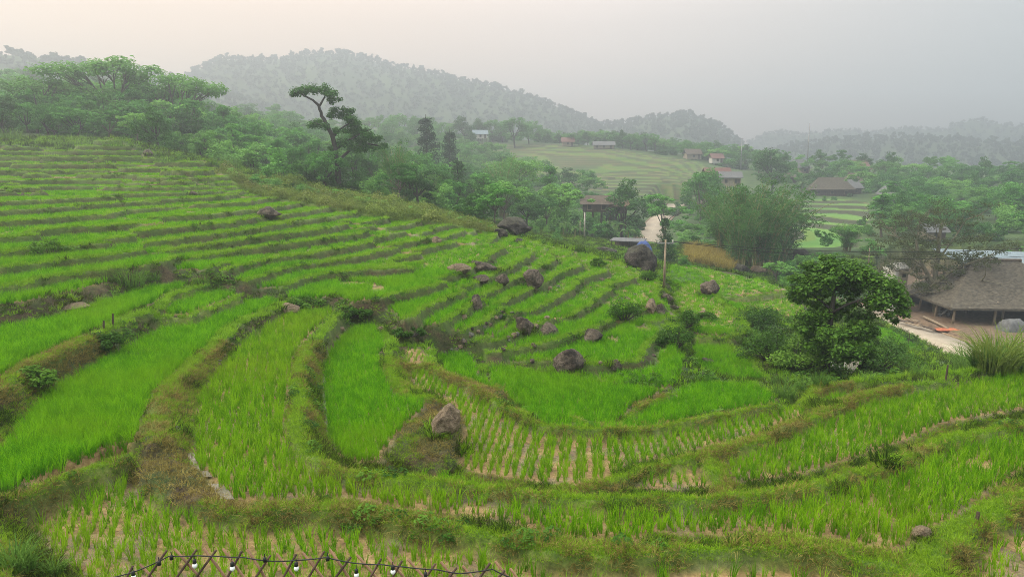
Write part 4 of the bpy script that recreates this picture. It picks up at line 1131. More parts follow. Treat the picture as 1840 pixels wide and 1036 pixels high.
# the leaning pair of dark trees: trunks and foliage pads drawn one by one
def pads_tree(name, label, u0, v0, d, limbs, pads, leaf, bark, lsize, per, cat='tree', up=.6, fl=.5, base=None, seed=1):
    """tree from drawn limbs [(r0, r1, [(u, v, dy), ...])] and foliage pads (u, v, radius px, dy)"""
    px = d / FPX
    b = atd(u0, v0, d); g = gz(b[0], b[1]) if base is None else base
    root = empty(name, (b[0], b[1], g), label, cat)
    def loc(u, v, dy):
        p = atd(u, v, d + dy * .0); p = p * 1.0; return Vector((p[0] - b[0], p[1] - b[1] + dy, p[2] - g))
    mb = MB()
    for r0, r1, line in limbs:
        q = [loc(*p) for p in line]
        q2 = []
        for i in range(len(q) - 1):
            for k_ in range(3): q2.append(q[i].lerp(q[i + 1], k_ / 3) + Vector((mnoise.noise(q[i] + Vector((k_, 0, 0))), 0, 0)) * r0 * .4)
        q2.append(q[-1]); n = len(q2)
        mb.tube(q2, [r0 + (r1 - r0) * i / (n - 1) for i in range(n)], 7, False)
    mb.build('trunk', bark, root, True)
    cl = []
    rr = random.Random(seed)
    for u, v, r_, dy in pads:
        ra = r_ * px; c_ = loc(u, v, dy + rr.uniform(-1, 1) * ra * .9); n = max(4, int(r_ / 2.4))
        for k_ in range(n):
            a = rr.uniform(0, 2 * PI); q = math.sqrt(rr.random()) * ra * .95
            cl.append((c_.x + math.cos(a) * q, c_.y + math.sin(a) * q * .9, c_.z + rr.uniform(-.5, .5) * ra * fl, ra * rr.uniform(.5, .95), .75, per * r_ * r_ / n))
    v, f = leaf_cloud(cl, lsize, seed, up, .05, 0, .6)
    link('crown', mesh_np(name + '_crown', v, f, False), leaf, root)
    return root
pads_tree('leaning_tree', 'tall dark leaning tree with clumped foliage towering over the crest', 606, 300, 88,
  [(.34, .26, [(609, 330, 0), (606, 290, 0), (602, 262, 0), (597, 244, 0)]), (.26, .16, [(597, 244, 0), (588, 226, .3), (577, 208, .3), (573, 190, 0)]), (.16, .05, [(573, 190, 0), (562, 180, 0), (548, 172, -.5), (536, 166, -.8)]),
   (.14, .05, [(573, 192, 0), (580, 176, .5), (585, 164, .5)]), (.16, .06, [(598, 246, 0), (612, 232, 0), (630, 218, .5)]), (.14, .05, [(604, 268, 0), (622, 254, 0), (648, 240, 0), (668, 232, 0)]), (.08, .03, [(588, 226, 0), (575, 224, -.5), (566, 220, -1)]), (.2, .08, [(607, 290, 0), (625, 270, 1), (650, 256, 1.5), (680, 262, 1)])],
  [(540, 166, 13, 0), (555, 163, 13, 0), (572, 160, 14, .4), (588, 168, 14, 0), (530, 170, 7, 0), (600, 178, 12, .5), (605, 198, 13, 0), (590, 208, 9, .6), (566, 221, 13, -.5), (580, 226, 9, 0), (556, 226, 7, 0), (614, 208, 11, .5), (622, 200, 12, 0), (630, 212, 13, 0),
   (640, 222, 14, 0), (628, 230, 15, .6), (650, 234, 14, 0), (612, 236, 12, 0), (660, 244, 13, 0), (640, 250, 17, 1), (622, 256, 14, 0), (672, 250, 12, 0), (655, 262, 15, 1), (600, 266, 9, 0), (684, 262, 10, 1), (640, 268, 14, 1)],
  M['leaf_dark'], M['bark_dark'], .28, 2.2, up=.7, fl=.45, seed=3)

# trees of the valley floor, one by one: kind, u, top, metres, width, label
VAL = [
 ('slim', 990, 300, 150, 1.0, 'tall slender tree with tufted top in front of the far stepped fields'),
 ('light', 1010, 316, 128, 1.15, 'layered light tree with pale thin trunk left of the dark timber house'),
 ('broad', 1122, 326, 150, .95, 'dense rounded tree standing right beside the dark timber house'),
 ('broad', 948, 345, 120, 1.2, 'green tree crowding the foot of the crest beside the big cliff boulder'),
 ('light', 985, 352, 118, 1.1, 'pale bushy tree above the banana plants'),
 ('bush', 1040, 392, 128, 1.1, 'leafy thicket under the tall pale pole'),
 ('bush', 1085, 385, 132, 1.2, 'leafy thicket below the dark timber house'),
 ('bush', 1066, 370, 142, 1.5, 'dark thicket hiding the foot of the dark timber house'),
 ('palebush', 1000, 408, 92, 1.0, 'bright round shrub just behind the crest of the bright terraces'),
 ('bush', 1128, 372, 165, 1.3, 'thicket between the timber house and the dirt road'),
 ('bush', 1150, 380, 185, 1.1, 'dark hedge bush at the bend of the dirt road'),
 ('dark', 1205, 440, 92, 1.1, 'dark leafy bush behind the leaning boulder and pole'),
 ('bush', 1228, 462, 90, 1.1, 'dark low bush at the edge of the flat bright paddy'),
 ('bush', 1245, 405, 118, 1.4, 'grey green thicket beside the dirt road'),
 ('bush', 1275, 412, 116, 1.4, 'grey green thicket left of the great bamboo'),
 ('bush', 1300, 425, 116, 1.1, 'low thicket at the foot of the great bamboo'),
 ('light', 1195, 338, 140, 1.25, 'forked feathery tree rising over the dirt road'),
 ('conifer', 1196, 388, 88, .95, 'short dark conifer behind the utility pole'),
 ('broad', 1275, 293, 190, 1.0, 'hazy rounded tree before the red roofed house'),
 ('light', 1258, 310, 175, 1.0, 'hazy feathery tree beside the red roofed house'),
 ('broad', 1390, 265, 250, 1.2, 'hazy broad tree above the great bamboo'),
 ('bush', 1420, 455, 105, 1.3, 'spreading shrub in front of the small dark boulder'),
 ('palebush', 1410, 490, 76, .8, 'dry looking grassy shrub at the corner of the flat paddy'),
 ('light', 1398, 462, 98, 1.3, 'pale layered shrub tree right of the great bamboo stems'),
 ('slim', 1590, 350, 150, 1.5, 'dark pointed tree standing alone above the green valley paddies'),
 ('bamboo', 1525, 392, 128, 1.3, 'rounded dark bamboo grove left of the pointed tree'),
 ('bush', 1570, 420, 125, 1.3, 'dark undergrowth below the pointed tree'),
 ('bush', 1500, 445, 118, 1.0, 'shrub behind the leafy pond tree'),
]
for k_, u, v, d, w, lb in VAL: tree(k_, u, v, d, lb, None, w, hmin=2, hmax=22)
for i, (u, v, d, w) in enumerate([(1310, 318, 112, 1.15), (1345, 300, 110, 1.25), (1378, 322, 108, 1.15), (1330, 345, 104, .95), (1392, 300, 125, 1.1)]):
    tree('bamboo', u, v, d, ['left part of the great bamboo clump behind the yellow maize', 'tallest plume of the great bamboo clump in the valley', 'right part of the great bamboo clump in the valley', 'front stems of the great bamboo clump over the flat paddy', 'rear plume of the great bamboo clump'][i], 'bamboo of the great clump in the valley', w, seed=20 + i)

# ranks of trees in the hazy distance
def rank(line, st, kinds, what, group, hmin=5, hmax=18, jt=7, wide=(.95, 1.25), seed=1):
    r = random.Random(seed)
    us = [p[0] for p in line]; u = us[0]
    while u < us[-1]:
        v = np.interp(u, us, [p[1] for p in line]); d = np.interp(u, us, [p[2] for p in line])
        kd = r.choice(kinds)
        tree(kd, u, v + r.uniform(-jt, jt), d * r.uniform(.96, 1.05), LOOK[kd] + ' ' + what, group, r.uniform(*wide), seed=r.randrange(9999), hmin=hmin, hmax=hmax)
        u += st * r.uniform(.7, 1.3)
rank([(640, 205, 330), (760, 208, 345), (860, 214, 350), (945, 212, 352), (970, 236, 350)], 24, ['broad', 'light', 'broad'], 'in the wood left of the far fields', 'trees left of the far stepped fields', 8, 22)
rank([(560, 235, 260), (640, 226, 262), (700, 250, 250), (780, 262, 240), (850, 275, 235)], 30, ['broad', 'light', 'slim'], 'in the misty hollow behind the bamboo', 'trees in the misty hollow', 7, 20)
rank([(990, 244, 352), (1050, 232, 352), (1110, 238, 350), (1170, 244, 345), (1230, 258, 335), (1300, 276, 328), (1345, 274, 325)], 15, ['broad', 'light', 'bush', 'broad'], 'on the top edge of the far fields', 'trees on the top edge of the far stepped fields', 5, 20, wide=(1.1, 1.7))
rank([(1340, 268, 310), (1400, 270, 300), (1440, 285, 290), (1480, 292, 285), (1540, 296, 280), (1600, 290, 280), (1640, 300, 272), (1700, 300, 268), (1760, 318, 260), (1840, 330, 255), (1990, 340, 250)], 26, ['broad', 'light', 'broad', 'umbrella'], 'in the hazy village wood', 'trees of the village wood', 6, 20)
rank([(1410, 318, 275), (1450, 322, 265), (1500, 330, 262), (1560, 322, 255), (1640, 325, 245), (1700, 335, 235), (1770, 345, 225), (1840, 350, 220), (1990, 350, 220)], 30, ['broad', 'light', 'umbrella', 'bush'], 'below the village roofs', 'trees below the village roofs', 5, 16)
rank([(1610, 362, 205), (1680, 352, 200), (1760, 360, 190), (1840, 375, 185), (1990, 370, 185)], 34, ['light', 'broad', 'umbrella'], 'on the slope above the big olive tree', 'trees above the big olive tree', 5, 17)
rank([(1590, 395, 165), (1660, 385, 160), (1760, 395, 150), (1840, 410, 145), (1990, 400, 145)], 38, ['light', 'broad', 'bush'], 'right behind the big olive tree', 'trees behind the big olive tree', 5, 16)
rank([(960, 362, 175), (1040, 372, 185), (1090, 360, 195), (1130, 352, 200)], 26, ['bush', 'broad', 'light'], 'below the far stepped fields', 'trees under the far stepped fields', 3, 12)
rank([(1215, 345, 215), (1260, 352, 205), (1300, 365, 190), (1340, 352, 200), (1400, 352, 215)], 26, ['bush', 'broad', 'light'], 'behind the great bamboo', 'trees behind the great bamboo', 4, 14)
rank([(940, 395, 112), (990, 402, 112), (1060, 412, 122), (1110, 410, 128)], 24, ['bush', 'palebush', 'light'], 'behind the crest beside the cliff boulder', 'bushes beside the cliff boulder', 2, 8)
rank([(1415, 440, 112), (1470, 452, 114), (1520, 450, 112)], 30, ['bush', 'light', 'palebush'], 'in the hedge below the valley paddies', 'bushes of the hedge below the valley paddies', 2, 8)
rank([(1420, 350, 242), (1460, 352, 240), (1500, 352, 240), (1545, 362, 235)], 24, ['bush', 'palebush'], 'at the top of the green valley paddies', 'bushes above the valley paddies', 2, 7)
rank([(1550, 398, 175), (1560, 425, 150), (1565, 440, 132)], 6, ['bush', 'palebush'], 'along the side of the green valley paddies', 'bushes beside the valley paddies', 3, 9)
rank([(1408, 400, 165), (1412, 430, 140), (1418, 452, 120)], 4, ['bush', 'light'], 'between great bamboo and valley paddies', 'bushes between bamboo and paddies', 3, 9)

# woods that read as one mass between and behind the single trees
def wood(name, poly, sp, hs, kinds, label, seed, keepout=()):
    w = np.array([atd(u, v, d_)[:2] for u, v, d_ in poly]); r = np.random.RandomState(seed)
    lo, hi = w.min(0), w.max(0)
    gx_, gy_ = np.meshgrid(np.arange(lo[0], hi[0], sp), np.arange(lo[1], hi[1], sp))
    x = gx_.ravel() + r.uniform(-.5, .5, gx_.size) * sp; y = gy_.ravel() + r.uniform(-.5, .5, gx_.size) * sp
    ok = inpoly(x, y, w) & ~inpoly(x, y, YARD) & ~inpoly(x, y, valley_poly) & ~inpoly(x, y, low_poly) & ~inpoly(x, y, field_poly)
    d2 = ((x[:, None] - ROAD[None, :, 0]) ** 2 + (y[:, None] - ROAD[None, :, 1]) ** 2).min(1)
    ok &= d2 > 5.5 ** 2
    for ku, kd, kr in keepout:
        p_ = atd(ku, 300, kd); ok &= (x - p_[0]) ** 2 + (y - p_[1]) ** 2 > kr * kr
    x, y = x[ok], y[ok]; n = len(x)
    ms = [KIND[k_][i][1] for k_ in kinds for i in range(len(KIND[k_]))]
    s = r.uniform(hs[0], hs[1], n) / 9.8; wd_ = s * r.uniform(.95, 1.35, n)
    scatter(name, np.c_[x, y, ground_z(x, y) - .4], np.c_[np.zeros(n), np.zeros(n), r.uniform(0, 6.28, n)], np.c_[wd_, wd_, s], r.randint(0, len(ms), n), ms, label)
HOUSES_KO = [(1075, 150, 9), (1515, 255, 9), (1475, 250, 8), (1600, 240, 8), (1440, 300, 8), (1540, 300, 9), (1425, 280, 7), (1310, 225, 8)]
wood('valley_wood', [(1340, 300, 330), (2060, 300, 300), (2060, 300, 150), (1580, 300, 135), (1590, 300, 215), (1400, 300, 250)], 8.5, (5, 10), ['broad', 'light', 'bush', 'palebush'], 'close wood of mixed crowns round the village roofs on the hazy slope', 81, HOUSES_KO)
wood('hollow_wood', [(560, 300, 150), (900, 300, 120), (1010, 300, 120), (1120, 300, 150), (1150, 300, 205), (960, 300, 265), (840, 300, 345), (560, 300, 345), (420, 300, 260)], 8.5, (5, 10), ['broad', 'light', 'bush', 'palebush'], 'close wood filling the misty hollow behind the crest', 82, HOUSES_KO)
wood('slope_wood', [(-260, 300, 165), (560, 300, 130), (560, 300, 345), (-260, 300, 420)], 10.5, (6, 12), ['broad', 'light', 'bush'], 'hazy wood covering the slope up to the ridge behind the forest edge', 83)
wood('crest_wood', [(830, 300, 358), (960, 300, 360), (1110, 300, 346), (1270, 300, 320), (1350, 300, 318), (1350, 300, 400), (1100, 300, 410), (830, 300, 412)], 8.0, (5, 9), ['broad', 'light', 'bush'], 'hazy wood along the skyline of the far stepped fields', 85)
wood('road_thicket', [(1205, 300, 100), (1330, 300, 114), (1420, 300, 120), (1560, 300, 118), (1560, 300, 130), (1400, 300, 150), (1400, 300, 235), (1215, 300, 250), (1200, 300, 190)], 5.5, (2.2, 5.5), ['bush', 'palebush', 'light'], 'low thicket between the dirt road, the great bamboo and the valley paddies', 84, HOUSES_KO + [(1283, 105, 9)])

# ------------------------------------------------------------------ the pond tree and the bushes under it
HT = hit(1487, 671, 26)[0]
HD = math.hypot(HT.x, HT.y)
pads_tree('leafy_tree', 'leafy glossy green tree with spreading tiers beside the small pond', 1487, 671, HD,
  [(.15, .11, [(1484, 674, 0), (1487, 640, 0), (1490, 600, .1), (1494, 560, 0)]), (.11, .06, [(1494, 560, 0), (1498, 530, 0), (1500, 500, .2)]), (.07, .03, [(1494, 562, 0), (1515, 545, -.3), (1550, 530, -.5), (1590, 530, -.6)]), (.06, .025, [(1494, 556, 0), (1470, 535, .3), (1448, 520, .4)]),
   (.06, .025, [(1489, 610, 0), (1465, 590, -.5), (1440, 575, -.8)]), (.06, .025, [(1489, 618, 0), (1520, 600, .4), (1550, 590, .6)]), (.05, .02, [(1500, 520, 0), (1525, 505, 0), (1560, 505, 0)]), (.05, .02, [(1488, 640, 0), (1460, 620, -.4), (1430, 610, -.6)]), (.05, .02, [(1488, 640, 0), (1510, 625, -.4), (1530, 620, -.6)])],
  [(1500, 474, 15, 0), (1520, 480, 20, .2), (1545, 490, 20, -.2), (1478, 484, 20, .2), (1455, 494, 20, .3), (1435, 502, 12, .2), (1500, 495, 26, -.4), (1530, 505, 26, 0), (1565, 500, 22, 0), (1590, 510, 20, .3), (1612, 522, 18, 0), (1460, 514, 22, -.5), (1435, 522, 14, .2), (1580, 530, 24, -.4),
   (1612, 545, 18, 0), (1550, 525, 22, .6), (1626, 535, 12, 0), (1600, 560, 14, -.3), (1602, 574, 8, -.3), (1560, 548, 13, -.5), (1440, 530, 10, 0), (1425, 528, 8, 0), (1535, 548, 14, .3), (1470, 548, 12, .3),
   (1440, 565, 16, -.5), (1462, 560, 16, -.3), (1430, 580, 18, -.8), (1455, 590, 22, -.8), (1485, 590, 24, -.9), (1515, 585, 20, -.4), (1545, 590, 22, .2), (1565, 600, 18, .5), (1500, 610, 24, -1.0), (1470, 615, 22, -1.0), (1440, 612, 16, -.8), (1530, 612, 20, -.2), (1560, 615, 18, .3), (1480, 636, 15, -1), (1510, 632, 18, -.8), (1540, 628, 15, -.4), (1584, 600, 12, .5), (1480, 500, 24, .6), (1510, 520, 24, .8), (1445, 540, 16, .4), (1485, 535, 20, .8), (1520, 560, 20, .6), (1490, 565, 22, .8), (1460, 575, 20, .6), (1550, 570, 18, .4), (1500, 640, 22, .8), (1450, 640, 20, .6), (1540, 645, 20, .8), (1475, 655, 16, .6), (1580, 548, 16, .6), (1575, 515, 20, .5), (1540, 475, 14, .3), (1490, 466, 12, .2), (1465, 478, 14, .4)],
  M['leaf_hero'], M['bark_dark'], .15, 1.9, up=.9, fl=.5, seed=9)

def bush_px(label, u, v, wpx, hpx, mat, lsize, n, dmin=20, seed=1, name='shrub', group=None, cat='shrub', dens=1.0):
    """a shrub whose foot stands at u, v, WPX wide and HPX high in plan pixels"""
    p, d = hit(u, v, dmin); px = d / FPX; w, h = wpx * px * .5, hpx * px
    r = random.Random(seed)
    root = empty(name, p, label, cat, group)
    mb, cl = MB(), []
    for i in range(n):
        a = r.uniform(0, 2 * PI); q = math.sqrt(r.random()); z = h * (1 - .55 * q * q) * r.uniform(.35, .92)
        c_ = Vector((math.cos(a) * q * w, math.sin(a) * q * w * .8, z)); mb.tube(curve((c_.x * .25, c_.y * .25, -.05), c_, .1, 3, r.random()), [.03, .025, .018, .008], 4, False)
        cl.append((c_.x, c_.y, c_.z, min(w, h) * r.uniform(.28, .45), .75, 90 * dens))
    mb.build('stems', M['bark_dark'], root, True)
    v_, f_ = leaf_cloud(cl, lsize, seed, .7, .3, 0, .6)
    link('foliage', mesh_np(name + '_foliage', v_, f_, False), mat, root)
    return root
M['leaf_bushy'] = leaf_mat('bushy_leaf', (.014, .040, .008), (.032, .085, .014), (.075, .16, .026), .28, .5, .5)
bush_px('dark rounded bush at the upper side of the pond', 1368, 602, 90, 48, M['leaf_bushy'], .11, 34, 26, 31)
bush_px('leafy bush spilling over the near bank of the pond', 1392, 648, 110, 62, M['leaf_hero'], .12, 40, 26, 32)
bush_px('pale flowering bush under the pond tree', 1432, 662, 80, 55, M['leaf_hero'], .11, 30, 26, 33)
bush_px('fine leaved bush on the far side of the pond tree', 1562, 668, 100, 75, M['leaf_bushy'], .11, 42, 26, 34)
bush_px('low bush between pond tree and road field', 1600, 640, 50, 38, M['leaf_hero'], .12, 16, 26, 35)
bush_px('dark bush pressed against the trunk of the pond tree', 1525, 660, 70, 50, M['leaf_bushy'], .11, 26, 26, 36)
for i, (u, v, w, h, lb) in enumerate([(1120, 575, 60, 36, 'bushy weeds growing under the lip of the rocky terrace'), (1214, 622, 58, 50, 'tall leafy weeds hanging between two rocky terraces'), (1232, 588, 50, 34, 'weeds on the bank above the lowest rocky terrace'),
      (1075, 480, 26, 20, 'small bush on the bright nose of the slope'), (1163, 505, 30, 26, 'small bush beside the foot of the utility pole'), (545, 552, 60, 20, 'dark leafy weeds round the flat stone slab'), (640, 570, 62, 16, 'leafy weeds at the head of the two narrow paddies'),
      (735, 612, 66, 16, 'broad leaved weeds at the foot of the rocky terraces'), (90, 462, 90, 22, 'dark weeds on the bank at the edge of the middle terraces'), (1345, 620, 60, 30, 'weedy shrub on the lip beside the pond bush'), (955, 508, 40, 18, 'weeds beside the tall pale boulder'),
      (1270, 575, 40, 14, 'weeds trailing down the bank below the flat bright paddy'), (1150, 690, 120, 16, 'weeds along the foot of the rocky terraces beside the crescent paddy'), (60, 690, 70, 24, 'weeds on the steep bank over the broad paddy'), (190, 625, 60, 24, 'green weeds by the two short stakes')]):
    bush_px(lb, u, v, w, h, M['weed'], .10, 22, 12, 50 + i, 'weed_clump', 'leafy weeds on the terrace banks', 'weeds', .8)

# shrubs along the crest
cs_ = random.Random(66)
CW = ['by the high terraces', 'above the middle terraces', 'over the pale stepped corner', 'in front of the bamboo clump', 'in front of the broad conifer', 'near the dark stone']
for i in range(26):
    u = 425 + i * 18 + cs_.uniform(-8, 8); rv, rd = lt(RGL, u), lt(RGD, u)
    k_ = cs_.choice(['palebush', 'palebush', 'bush'])
    tree(k_, u, rv - cs_.uniform(0, 7), rd - cs_.uniform(1, 5), ('low yellow green shrub' if k_ == 'palebush' else 'low dark green shrub') + ' on the scrubby crest ' + CW[min(5, i * 6 // 26)], 'shrubs on the scrubby crest', cs_.uniform(1.3, 2.2), hmin=1.0, hmax=2.4)

# ------------------------------------------------------------------ the big olive tree by the road
OT = hit(1684, 562, 60)[0]; OD = math.hypot(OT.x, OT.y)
ol = random.Random(4)
limbs = [(.55, .46, [(1684, 566, 0), (1682, 540, 0), (1681, 520, 0), (1683, 508, 0)]), (.36, .15, [(1681, 520, 0), (1685, 490, .5), (1690, 462, .5), (1696, 430, 1), (1702, 400, 1)]), (.30, .12, [(1681, 514, 0), (1668, 495, 0), (1655, 478, -.5), (1646, 455, -.5), (1640, 430, -.8)]),
         (.20, .08, [(1668, 495, 0), (1645, 498, -1), (1625, 488, -1.5), (1608, 484, -1.5)]), (.24, .08, [(1684, 508, 0), (1705, 490, 0), (1735, 478, .5), (1765, 468, .5), (1795, 458, 1)]), (.13, .04, [(1690, 462, 0), (1715, 440, 1), (1735, 420, 1.5), (1750, 396, 1.5)]),
         (.12, .04, [(1646, 455, 0), (1628, 440, 0), (1612, 425, 0), (1604, 410, 0)]), (.10, .03, [(1646, 450, 0), (1652, 425, .5), (1660, 400, 1)]), (.10, .03, [(1683, 505, 0), (1660, 515, -1), (1640, 520, -1.5)]), (.10, .03, [(1684, 506, 0), (1715, 505, -1), (1750, 500, -1.5), (1780, 505, -2)])]
tips = []
for r0, r1, ln in list(limbs):
    for k_ in range(5):
        i = ol.randrange(1, len(ln)); a = ln[i]
        b = (a[0] + ol.uniform(-45, 45), a[1] - ol.uniform(-8, 42), a[2] + ol.uniform(-2, 2))
        m_ = ((a[0] + b[0]) / 2 + ol.uniform(-5, 5), (a[1] + b[1]) / 2 + 5, (a[2] + b[2]) / 2)
        limbs.append((.09, .018, [a, m_, b])); tips.append(b)
pads = [(u, v, ol.uniform(9, 14), dy) for u, v, dy in tips]
for k_ in range(90):
    a = ol.uniform(0, PI); q = ol.random() ** .5
    u = 1690 + math.cos(a) * q * 125; v = 478 - math.sin(a) * q * 108 + ol.uniform(-8, 22)
    pads.append((u, v, ol.uniform(8, 13), ol.uniform(-3, 3)))
pads_tree('olive_green_tree', 'big spreading olive green tree with bare crooked limbs in front of the thatched hall', 1684, 562, OD, limbs, pads, M['leaf_olive'], M['bark_olive'], .22, .8, up=.6, fl=.4, seed=12)

# ------------------------------------------------------------------ clumps of tall grass
def grass_clump(label, u, v, wpx, hpx, n=110, mat='reed', dmin=12, seed=1, group='clumps of tall grass', bw=.03):
    p, d = hit(u, v, dmin); px = d / FPX; w, h = wpx * px * .5, hpx * px
    root = empty('grass_clump', p, label, 'grass clump', group)
    r = random.Random(seed); v_, f_ = [], []
    for i in range(n):
        a = r.uniform(0, 2 * PI); q = math.sqrt(r.random()); bx, by = math.cos(a) * q * w * .55, math.sin(a) * q * w * .4
        la = a + r.uniform(-.7, .7); ln = r.uniform(.2, 1.15); hh = h * r.uniform(.35, 1.15) * (1 - .25 * q); fa = r.uniform(0, 2 * PI); cx_, cy_ = math.cos(fa), math.sin(fa); b = len(v_)
        for s in range(6):
            t_ = s / 5; ww = bw * (1 - t_ ** 2) * .5 + .001
            x = bx + math.cos(la) * ln * hh * t_ ** 2 * .8; y = by + math.sin(la) * ln * hh * t_ ** 2 * .8; z = hh * (t_ - .35 * ln * t_ ** 3)
            v_ += [(x - cx_ * ww, y - cy_ * ww, z), (x + cx_ * ww, y + cy_ * ww, z)]
        for s in range(5): f_.append((b + 2 * s, b + 2 * s + 1, b + 2 * s + 3, b + 2 * s + 2))
    link('blades', mesh_np('grass_blades', v_, f_, True), M[mat], root)
    return root
for i, (u, v, w, h, n, lb) in enumerate([(232, 514, 90, 46, 190, 'biggest clump of long arching grass on the middle terraces'), (362, 508, 46, 24, 90, 'smaller arching grass tuft right of the biggest clump'), (275, 505, 40, 22, 70, 'low grass tuft beside the biggest clump'), (180, 545, 30, 20, 50, 'thin grass tuft on the mown bank'),
     (1408, 716, 66, 44, 170, 'bushy broad bladed grass at the corner where bunds meet'), (1446, 700, 60, 36, 140, 'bright yellow green grass clump above the meeting bunds'), (1475, 690, 50, 30, 90, 'grass clump at the start of the outer edge'), (1398, 692, 40, 30, 80, 'grass clump behind the bushy broad bladed one'),
     (1560, 682, 50, 22, 60, 'low grass on the outer edge below the pond tree'), (1650, 676, 50, 30, 70, 'thin upright grass on the outer edge before the road field'), (20, 252, 60, 30, 120, 'tall grass at the outer top corner of the terraces'), (130, 262, 120, 24, 170, 'band of tall pale grass across the upper terraces'), (215, 268, 90, 20, 120, 'pale tall grass at the end of the upper terrace band'),
     (300, 292, 70, 20, 100, 'tall grass below the stepped terrace end'), (410, 300, 80, 26, 140, 'tall grass at the start of the scrubby crest'), (30, 1030, 110, 60, 240, 'bright grass tussocks in the near corner by the fence'), (95, 1034, 70, 40, 130, 'yellow green grass tussock next to the near corner')]):
    grass_clump(lb, u, v, w, h, n, seed=700 + i, bw=.022 if v > 480 else .05)
for i, (u, v, w, h, n, lb) in enumerate([(1745, 672, 90, 70, 240, 'tall arching cane grass leaning over the road edge'), (1790, 668, 110, 95, 320, 'tallest thicket of cane grass on the outer edge'), (1838, 664, 110, 80, 280, 'cane grass thicket cut by the picture edge'), (1770, 664, 80, 60, 200, 'front tuft of cane grass on the outer edge')]):
    grass_clump(lb, u, v, w, h, n, 'reed' if i != 1 else 'plume', 30, 720 + i, 'cane grass above the road', .05)
# ------------------------------------------------------------------ the road
road_m = NT('worn_concrete'); t = road_m; p_ = t.pos()
n1, n2 = t.noise(.5, 4, .6, p_), t.noise(6, 4, .6, p_)
M['road'] = t.done(t.bsdf(t.mix(.4, t.ramp(n1, [(.35, (.30, .235, .165)), (.65, (.43, .36, .27))]), t.ramp(n2, [(.35, (.27, .21, .15)), (.65, (.45, .38, .29))])), .85, n2, .3, .02))
M['marking'] = plain_mat('worn_marking_paint', (.52, .46, .34, 1), (.66, .60, .46, 1), 3, .8, .1)
M['kerb'] = plain_mat('earth_kerb', (.16, .10, .06, 1), (.30, .21, .13, 1), 3, .9, .5)
def ribbon(name, mat, off, half, lift, i0=0, i1=None, parent=None, thick=.12):
    L_ = ROAD[i0:i1]; tg = np.gradient(L_[:, :2], axis=0); tg /= np.linalg.norm(tg, axis=1)[:, None]; nm_ = np.c_[tg[:, 1], -tg[:, 0]]
    a, b = L_[:, :2] + nm_ * (off - half), L_[:, :2] + nm_ * (off + half); z = L_[:, 2] + lift; n = len(L_)
    V = np.concatenate([np.c_[a, z], np.c_[b, z], np.c_[a, z - thick], np.c_[b, z - thick]]); i = np.arange(n - 1)
    F = np.concatenate([np.c_[i, i + 1, n + i + 1, n + i], np.c_[i + 2 * n, i, i + n * 0, i + 2 * n][:0].reshape(0, 4), np.c_[i, 2 * n + i, 2 * n + i + 1, i + 1], np.c_[n + i, n + i + 1, 3 * n + i + 1, 3 * n + i]])
    return link(name, mesh_np(name, V, F, False), mat, parent)
road = tag(ribbon('road', M['road'], 0, 2.9, 0.0, thick=.2), 'pale worn road passing the thatched hall and bending away up the valley', kind='structure')
for i in range(4, len(ROAD) - 40, 4):
    ribbon('lane_marking', M['marking'], 0, .07, .006, i, i + 2, road, .004)
for s_ in (-1, 1): ribbon('kerb', M['kerb'], s_ * 3.05, .14, .10, 0, None, road, .3)

# ------------------------------------------------------------------ boulders
def rock_mesh(seed, sharp=.5, sub=4):
    bm = bmesh.new(); bmesh.ops.create_icosphere(bm, subdivisions=sub, radius=1)
    r = random.Random(seed); planes = []
    for _ in range(18):
        n = Vector((r.gauss(0, 1), r.gauss(0, 1), r.gauss(0, .9))).normalized(); planes.append((n, r.uniform(.60, .88)))
    o = Vector((seed * 3.1, seed * 1.7, 0))
    for v in bm.verts:
        c = v.co.copy()
        for n, d in planes:
            h = c.dot(n) - d
            if h > 0: c -= n * h * (sharp + .45)
        c *= 1 + .20 * mnoise.noise(c * 1.3 + o) + .09 * mnoise.noise(c * 3.5 + o) + .05 * mnoise.noise(c * 8 + o) - .06 * max(0, 1 - abs(mnoise.noise(c * 2.2 - o)) * 9)
        v.co = c
    me = bpy.data.meshes.new('boulder'); bm.to_mesh(me); bm.free()
    me.polygons.foreach_set('use_smooth', [False] * len(me.polygons) if sub < 4 else [True] * len(me.polygons))
    return me
def rock_mat(name, lo, mid, hi, moss, moss_amt):
    t = NT(name); p = t.pos()
    a, b = t.noise(1.6, 6, .68, p), t.noise(9, 5, .7, p)
    c = t.ramp(t.math('ADD', t.math('MULTIPLY', a, .6), t.math('MULTIPLY', b, .4)), [(.40, lo), (.5, mid), (.59, hi)])
    nz = t.node('ShaderNodeSeparateXYZ'); t.l.new(t.node('ShaderNodeNewGeometry').outputs['Normal'], nz.inputs[0])
    mk = t.math('MULTIPLY', t.range(t.math('ADD', nz.outputs[2], t.math('MULTIPLY', t.math('SUBTRACT', a, .5), 2.2)), .5, .95), moss_amt)
    c = t.mix(mk, c, moss)
    return t.done(t.bsdf(c, .9, t.math('ADD', t.math('MULTIPLY', a, .8), t.math('MULTIPLY', b, .9)), 1.0, .14))
M['rock'] = rock_mat('brown_rock', (.024, .019, .015), (.085, .067, .05), (.20, .16, .125), (.075, .06, .035), .5)
M['rock_pale'] = rock_mat('pale_rock', (.07, .050, .033), (.19, .14, .092), (.32, .245, .165), (.13, .10, .055), .6)
M['rock_grey'] = rock_mat('grey_rock', (.04, .038, .034), (.12, .112, .10), (.24, .225, .20), (.06, .07, .03), .5)
M['rock_dark'] = rock_mat('dark_rock', (.012, .010, .009), (.038, .032, .027), (.10, .085, .07), (.045, .05, .022), .5)
FRINGE = []; rs0 = random.Random(19)
